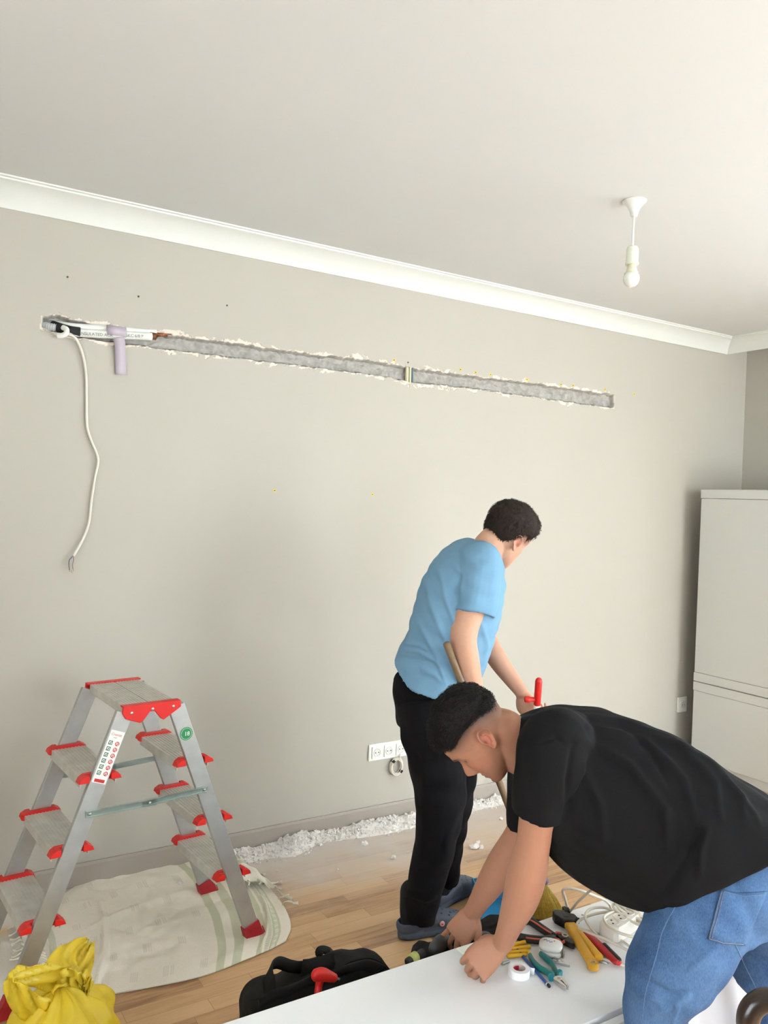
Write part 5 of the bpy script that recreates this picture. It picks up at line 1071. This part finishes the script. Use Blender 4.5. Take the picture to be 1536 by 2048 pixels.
# wall plug strips
sp3 = empty('plug_packet', bp_(1035, 1900), 'yellow strips of plastic wall plugs beside the fist', 'wall plugs'); ydm = mat('amber plastic', (240, 184, 24), .4)
for k, (p, q) in enumerate((((1012, 1893), (1050, 1884)), ((1016, 1899), (1060, 1893)), ((1012, 1906), (1054, 1902)), ((1014, 1912), (1052, 1909)))):
    a, b_ = bp_(*p, .006), bp_(*q, .006); d = nrm(b_ - a); L_ = np.linalg.norm(b_ - a); n = 26; obj('plug_strip', tube([a + d * L_ * t for t in np.linspace(0, 1, n)], [.0048 + .0010 * (i % 2) for i in range(n)], 10), ydm, sp3)
obj('folded_leaflet', box(bp_(1036, 1903, .0015), (.062, .040, .002), [tdir((1010, 1908), (1056, 1900)), np.cross(V(0, 0, 1), tdir((1010, 1908), (1056, 1900))), V(0, 0, 1)]), mat('yellow card', (238, 196, 60), .6), sp3, smooth=False)
# tape measure
tmz = empty('tape_measure', bp_(1100, 1905), 'white tape measure with a blue printed mark lying against the black pliers', 'tape measure')
c = bp_(1101, 1907); ua = tdir((1075, 1900), (1127, 1910)); ub = np.cross(V(0, 0, 1), ua)
poly = [(.031 * math.copysign(abs(math.cos(t)) ** .7, math.cos(t)), .026 * math.copysign(abs(math.sin(t)) ** .7, math.sin(t))) for t in np.linspace(0, 6.283, 30, endpoint=False)]
for nm, z0, z1, m in (('case', 0.0, .0145, wht), ('case_top', .016, .030, wht)):
    rings = [[c + ua * x * s + ub * y * s + V(0, 0, z) for x, y in poly] for s, z in ((.90, z0), (1.0, z0 + .004), (1.0, z1 - .004), (.90, z1))]; obj(nm, loft(rings), mat('off white case', (232, 230, 222), .4), tmz)
rings = [[c + ua * x * s + ub * y * s + V(0, 0, z) for x, y in poly] for s, z in ((.96, .014), (.96, .0165))]; obj('case_seam', loft(rings), mat('warm grey band', (190, 184, 176), .5), tmz)
def zig(P, z, r, m, nm): obj(nm, tube([c + ua * x + ub * y + V(0, 0, z) for x, y in P], r, 6), m, tmz)
zig([(-.020, .006), (-.012, .012), (-.012, .002), (-.004, .007), (-.004, .000), (.004, .004)], .0302, .0009, mat('blue print', (70, 90, 190), .4), 'logo'); zig([(.006, .008), (.010, .013), (.009, .006)], .0302, .0007, mat('red mark', (214, 90, 70), .4), 'logo_mark')
obj('blade_slot', box(c + ua * .030 + ub * -.004 + V(0, 0, .013), (.008, .022, .018), [ua, ub, V(0, 0, 1)]), mat('grey metal tab', (120, 118, 108), .4, metal=.6), tmz, smooth=False, bevel=.003)
obj('hook', box(c + ua * .036 - ub * .004 + V(0, 0, .006), (.002, .016, .012), [ua, ub, V(0, 0, 1)]), steel, tmz, smooth=False)
# pliers helper: two handles, head
def arcpts(P, dz=.008): return spline([bp_(p[0], p[1], dz) for p in P], 7)
pl_ = empty('combination_pliers', bp_(1100, 1950), 'combination pliers with teal green grips lying on the work surface', 'pliers'); teal = mat('teal dipped grip', (20, 112, 106), .35, coat=.2); tealb = mat('bright teal guard', (18, 126, 142), .3)
for P, R_ in (([(1060, 1911), (1066, 1922), (1078, 1935), (1094, 1944), (1104, 1950)], [(.0055, .007), (.0060, .008), (.0065, .0085), (.0070, .0085), (.0080, .009)]), ([(1082, 1908), (1092, 1917), (1104, 1928), (1110, 1940), (1116, 1950)], [(.0060, .0075), (.0065, .0085), (.0065, .0085), (.0060, .008), (.0065, .0085)])):
    obj('grip', limb([bp_(p[0], p[1], .009) for p in P], R_, 14), teal, pl_)
for p, s in (((1103, 1955), (.013, .014, .018)), ((1120, 1946), (.013, .011, .017))):
    dd = tdir((1085, 1925), (1140, 1982)); obj('guard', box(bp_(*p, .009), s, [dd, np.cross(V(0, 0, 1), dd), V(0, 0, 1)]), tealb, pl_, smooth=False, bevel=.004)
dd = tdir((1108, 1950), (1141, 1982)); nn_ = np.cross(V(0, 0, 1), dd); o_ = bp_(1112, 1955, .009)
jaw = mat('polished jaw steel', (206, 202, 196), .22, metal=.9)
for s in (-1, 1):
    poly = [(0, 0), (.004, .0125), (.016, .013), (.030, .0098), (.043, .0070), (.048, .0050), (.048, .0006), (.020, .0006), (.012, 0)]
    obj('jaw', prism([(x, y * s) for x, y in poly][::s], o_, dd, nn_, .0105), jaw, pl_, smooth=False, bevel=.001)
obj('pivot', lathe([(.0001, .0065), (.0045, .0065), (.0055, .005), (.0055, 0)], o_ + dd * .014, 16), steel, pl_)
obj('cutter_slot', prism([(.020, -.0015), (.034, -.0010), (.034, .0010), (.026, .0028), (.020, .0015)], o_ + V(0, 0, .0054), dd, nn_, .0006), blk, pl_, smooth=False)
# black and orange long pliers
pp = empty('slip_joint_pliers', bp_(1080, 1870), 'long black slip joint pliers with orange inlays behind the tape measure', 'pliers'); gblk = mat('black rubber grip', (38, 35, 35), .6); org = mat('orange inlay', (204, 92, 66), .5)
for P, in ((([(1040, 1837), (1062, 1843), (1088, 1860), (1108, 1872)]),), (([(1036, 1873), (1060, 1878), (1088, 1880), (1106, 1876)]),)):
    obj('grip', limb([bp_(p[0], p[1], .011) for p in P], [(.0095, .010), (.0115, .011), (.0115, .011), (.009, .009)], 14), gblk, pp)
    obj('inlay', tube([bp_(p[0] + 2, p[1] - 1.2, .0225) for p in spline([V(*p) for p in P], 5)][3:-2], (.0022), 6), org, pp)
for P in ([(1107, 1872), (1113, 1866), (1122, 1868), (1130, 1872)], [(1107, 1877), (1116, 1880), (1124, 1886), (1130, 1882)]): obj('shank', tube([bp_(*p, .012) for p in P], .0048, 8), org, pp)
dd = tdir((1118, 1874), (1149, 1893)); nn_ = np.cross(V(0, 0, 1), dd); o_ = bp_(1116, 1872, .009); dk = mat('dark tool steel', (44, 42, 42), .35, metal=.7)
obj('jaw', prism([(0, -.008), (.012, -.013), (.035, -.012), (.058, -.008), (.062, -.001), (.050, .002), (.040, .010), (.022, .013), (.006, .010)], o_, dd, nn_, .016), dk, pp, smooth=False, bevel=.002)
obj('pivot_ring', lathe([(.0055, 0), (.0095, 0), (.0095, .0105), (.0055, .0105)], bp_(1130, 1877, .010), 24, close=True), mat('brass ring', (196, 190, 160), .35, metal=.6), pp, angle=40)
# yellow adjustable wrench / pipe wrench
pw = empty('pipe_wrench', bp_(1150, 1860), 'heavy pipe wrench with yellow handles and a black head on the work surface', 'wrench'); ywm = mat('yellow enamel', (212, 156, 34), .45, nscale=40, namt=.12)
a, b_ = bp_(1138, 1850, .014), bp_(1186, 1930, .012); dd = nrm(b_ - a); nn_ = np.cross(V(0, 0, 1), dd); L_ = np.linalg.norm(b_ - a)
for s, o2, w0, w1, l0 in ((1, 0, .0135, .0125, L_), (1, .021, .010, .012, L_ * .84)):
    rings = [[a + dd * (l0 * t) + nn_ * (o2 * (.4 + .9 * t) + y * (w0 + (w1 - w0) * t)) + V(0, 0, z * .009) for y, z in ((-1, -.6), (-.6, -1), (.6, -1), (1, -.6), (1, .6), (.6, 1), (-.6, 1), (-1, .6))] for t in np.linspace(0, 1, 8)]
    obj('handle', loft(rings), ywm, pw, bevel=.002, angle=40)
obj('eye', lathe([(.0055, -.009), (.0145, -.009), (.0145, .009), (.0055, .009)], b_, 28, close=True), ywm, pw, angle=40)
obj('eye_rim', lathe([(.0058, .0088), (.0075, .0088), (.0075, .0098), (.0058, .0098)], b_, 24, close=True), steel, pw, angle=40)
mb = MB(); h0 = bp_(1132, 1838, .016)
mb.add(*prism([(-.032, -.024), (-.022, -.034), (0, -.034), (.022, -.020), (.030, -.012), (.030, .014), (.014, .030), (-.006, .026), (-.012, .010), (-.026, .006)], h0, dd, nn_, .026)); obj('head', mb, dk, pw, smooth=False, bevel=.003)
obj('jaw', box(h0 - dd * .030 + nn_ * .010 + V(0, 0, .004), (.026, .018, .024), [dd, nn_, V(0, 0, 1)]), dk, pw, smooth=False, bevel=.002); obj('adjuster', tube([h0 + nn_ * .020 + dd * .006, h0 + nn_ * .036 + dd * .010], .008, 14), blk, pw)
obj('window', box(h0 + dd * .002 - nn_ * .002 + V(0, 0, .0135), (.020, .014, .002), [dd, nn_, V(0, 0, 1)]), blk, pw, smooth=False)
# needle nose, metal ruler end, spade bits
nb = empty('pointed_pliers', bp_(1120, 1925), 'pointed bare steel plier tips sticking out from under the tape measure', 'pliers')
for e in (-1, 1):
    a = bp_(1106, 1919, .005); t_ = bp_(1135, 1930, .004); dd = nrm(t_ - a); nn_ = np.cross(V(0, 0, 1), dd); obj('jaw', prism([(0, e * .001), (0, e * .010), (.020, e * .007), (.046, e * .0012), (.046, e * .0006)][::e], a, dd, nn_, .007), jaw, nb, smooth=False, bevel=.0006)
obj('pivot', lathe([(.0001, .005), (.004, .005), (.004, 0)], bp_(1117, 1922, .006), 12), steel, nb)
sc_ = empty('screw', bp_(1013, 1924), 'small metal screw lying between the fist and the tape roll', 'screw'); a, b_ = bp_(1006, 1926, .004), bp_(1019, 1922, .004); obj('thread', tube([a + (b_ - a) * t for t in np.linspace(0, 1, 24)], [.0026 + .0008 * (i % 2) for i in range(24)], 8), steel, sc_); obj('head', ball(a, .0045, 10, 8), steel, sc_)
# red folding knife
kn = empty('cutter_knife', bp_(1195, 1880), 'red and black utility knife under the coiled extension lead', 'knife'); a, b_ = bp_(1172, 1868, .009), bp_(1232, 1924, .009); dd = nrm(b_ - a); nn_ = np.cross(V(0, 0, 1), dd); L_ = np.linalg.norm(b_ - a)
obj('handle', limb([a, (a + b_) / 2 + nn_ * .002, a + dd * L_], [(.012, .008), (.014, .009), (.010, .007)], 14), mat('crimson handle', (176, 26, 34), .4), kn)
obj('rubber_grip', limb([a + dd * L_ * .5 + nn_ * .012 + V(0, 0, .003), a + dd * L_ * .98 + nn_ * .011 + V(0, 0, .003)], [(.008, .008), (.007, .007)], 12), blk, kn)
obj('end_button', ball(bp_(1238, 1926, .007), (.010, .006, .006), 10, 8), red_m, kn)
mr_ = empty('hex_key', bp_(1206, 1925), 'little bright metal key end poking out beside the eye of the yellow wrench', 'key'); obj('blade', box(bp_(1206, 1924, .002), (.022, .008, .003), [tdir((1198, 1922), (1214, 1926)), np.cross(V(0, 0, 1), tdir((1198, 1922), (1214, 1926))), V(0, 0, 1)]), steel, mr_, smooth=False, bevel=.001)
# extension lead: block and tangled cable
el = empty('extension_lead', bp_(1230, 1860), 'white multi socket extension lead with its cable tangled in loops beside the jeans', 'extension lead')
ea = tdir((1200, 1885), (1268, 1840)); eb = np.cross(V(0, 0, 1), ea); ec = bp_(1236, 1866)
poly = [(-.062, -.020), (-.050, -.030), (-.015, -.032), (.03, -.030), (.075, -.028), (.085, -.010), (.085, .022), (.03, .030), (-.02, .032), (-.054, .028), (-.064, .010)]
rings = [[ec + ea * x * s + eb * y * s + V(0, 0, z) for x, y in poly] for s, z in ((.95, .001), (1.0, .006), (1.0, .036), (.93, .043))]
blkm = mat('cream socket block', (228, 220, 208), .4, nscale=12, namt=.02); lb = obj('socket_block', loft(rings), blkm, el, angle=35)
for k in range(3):
    q = ec + ea * (-.035 + k * .042) + V(0, 0, .0432)
    obj('round_recess', lathe([(.0001, .0002), (.0165, .0004), (.0175, .0022), (.0195, .0022), (.0200, 0)], q, 26), mat('recess cream', (216, 208, 196), .45), lb, angle=40)
    for s in (-1, 1): obj('pin_hole', lathe([(.0001, .0012), (.0028, .0012), (.0028, 0)], q + (ea * .7 + eb * .7) * s * .0090, 10), blk, lb)
cbm = mat('beige flex', (214, 204, 186), .45)
def cable(P, nm='cable'): obj(nm, tube(spline([hit(p[0], p[1], 2, BZ + p[2]) for p in P], 8), .0038, 10), cbm, el)
cable([(1262, 1935, .004), (1225, 1924, .004), (1195, 1914, .005), (1172, 1895, .006), (1156, 1872, .010), (1153, 1850, .016), (1164, 1838, .022), (1190, 1828, .028), (1220, 1824, .03), (1248, 1832, .03), (1275, 1842, .03), (1300, 1852, .03)])
cable([(1158, 1856, .030), (1180, 1866, .046), (1210, 1878, .052), (1240, 1893, .050), (1262, 1902, .046), (1290, 1900, .03)])
cable([(1196, 1872, .010), (1182, 1856, .02), (1172, 1840, .03), (1172, 1826, .034), (1184, 1817, .034), (1205, 1815, .034), (1222, 1820, .036), (1245, 1833, .040), (1275, 1848, .040), (1300, 1856, .03)])
cable([(1300, 1880, .035), (1268, 1874, .052), (1240, 1866, .056), (1216, 1852, .056), (1208, 1838, .052), (1212, 1830, .05), (1226, 1824, .044), (1244, 1822, .040), (1275, 1830, .03), (1300, 1842, .02)])
cable([(1300, 1862, .02), (1270, 1846, .03), (1248, 1832, .04), (1230, 1818, .05), (1226, 1810, .052), (1232, 1808, .05), (1246, 1816, .046), (1266, 1832, .04), (1300, 1850, .03)])
cable([(1300, 1850, .02), (1262, 1832, .034), (1240, 1818, .05), (1232, 1808, .056), (1238, 1804, .056), (1256, 1814, .05), (1280, 1830, .04), (1300, 1840, .03)])
cable([(1139, 1824, .02), (1158, 1802, .10), (1180, 1782, .16), (1200, 1772, .20), (1230, 1768, .22)])
cable([(1136, 1822, .015), (1131, 1800, .06), (1126, 1782, .10), (1132, 1777, .12), (1150, 1778, .12), (1175, 1786, .10), (1205, 1798, .06), (1218, 1808, .03), (1222, 1818, .02)])
cable([(1232, 1786, .01), (1248, 1798, .012), (1262, 1814, .016), (1300, 1850, .02)]); cable([(1262, 1796, .01), (1262, 1812, .02), (1266, 1826, .03), (1290, 1850, .02)]); cable([(1270, 1796, .01), (1272, 1812, .02), (1282, 1832, .03), (1300, 1850, .02)])
cable([(1300, 1912, .02), (1275, 1904, .02), (1240, 1880, .004), (1200, 1868, .004), (1160, 1858, .004), (1300, 1900, .004)][:5], 'cable')
# clear plastic cover by the reaching hand
wf = obj('socket_cover', box(bp_(953, 1896, .004), (.105, .045, .007), [tdir((905, 1912), (1000, 1880)), np.cross(V(0, 0, 1), tdir((905, 1912), (1000, 1880))), V(0, 0, 1)]), mat('greenish white plastic', (228, 232, 216), .4), smooth=False, bevel=.003); tag(wf, 'flat white plastic cover on the far table edge behind the fist', 'cover')
# ------------------------------------------------------------------ carved dark chair at the lower right corner
chm = mat('dark carved walnut', (34, 19, 13), .3, nscale=16, namt=.35, coat=.4)
chd = 1.15; cc2 = at(1546, 2052, chd)
ch_ = empty('chair', (cc2[0], cc2[1], 0), 'dark carved wooden chair scroll in the lower right corner', 'chair')
ring_ = [cc2 + RX * .031 * math.cos(t) + RU * .033 * math.sin(t) - RB * .010 * math.sin(t * .5) for t in np.linspace(.0, 3.6, 26)]
obj('scroll', tube([cc2 + RX * .031 + V(0, 0, -.04)] * 0 + ring_, [(.0175, .016)] * 26, 18), chm, ch_)
e0 = ring_[-1]; e1 = ring_[0]
obj('arm_rail', limb([e1, e1 + RX * .05 - V(0, 0, .02), e1 + RX * .20 - V(0, 0, .02), e1 + RX * .36 + V(0, 0, .01)], [.0145, .015, .017, .018], 16), chm, ch_)
obj('front_post', limb([e0, e0 + V(.004, 0, -.03), V(cc2[0], cc2[1], cc2[2] - .14), V(cc2[0], cc2[1], .45), V(cc2[0], cc2[1], .03)], [.0145, .015, .018, .022, .016], 16), chm, ch_)
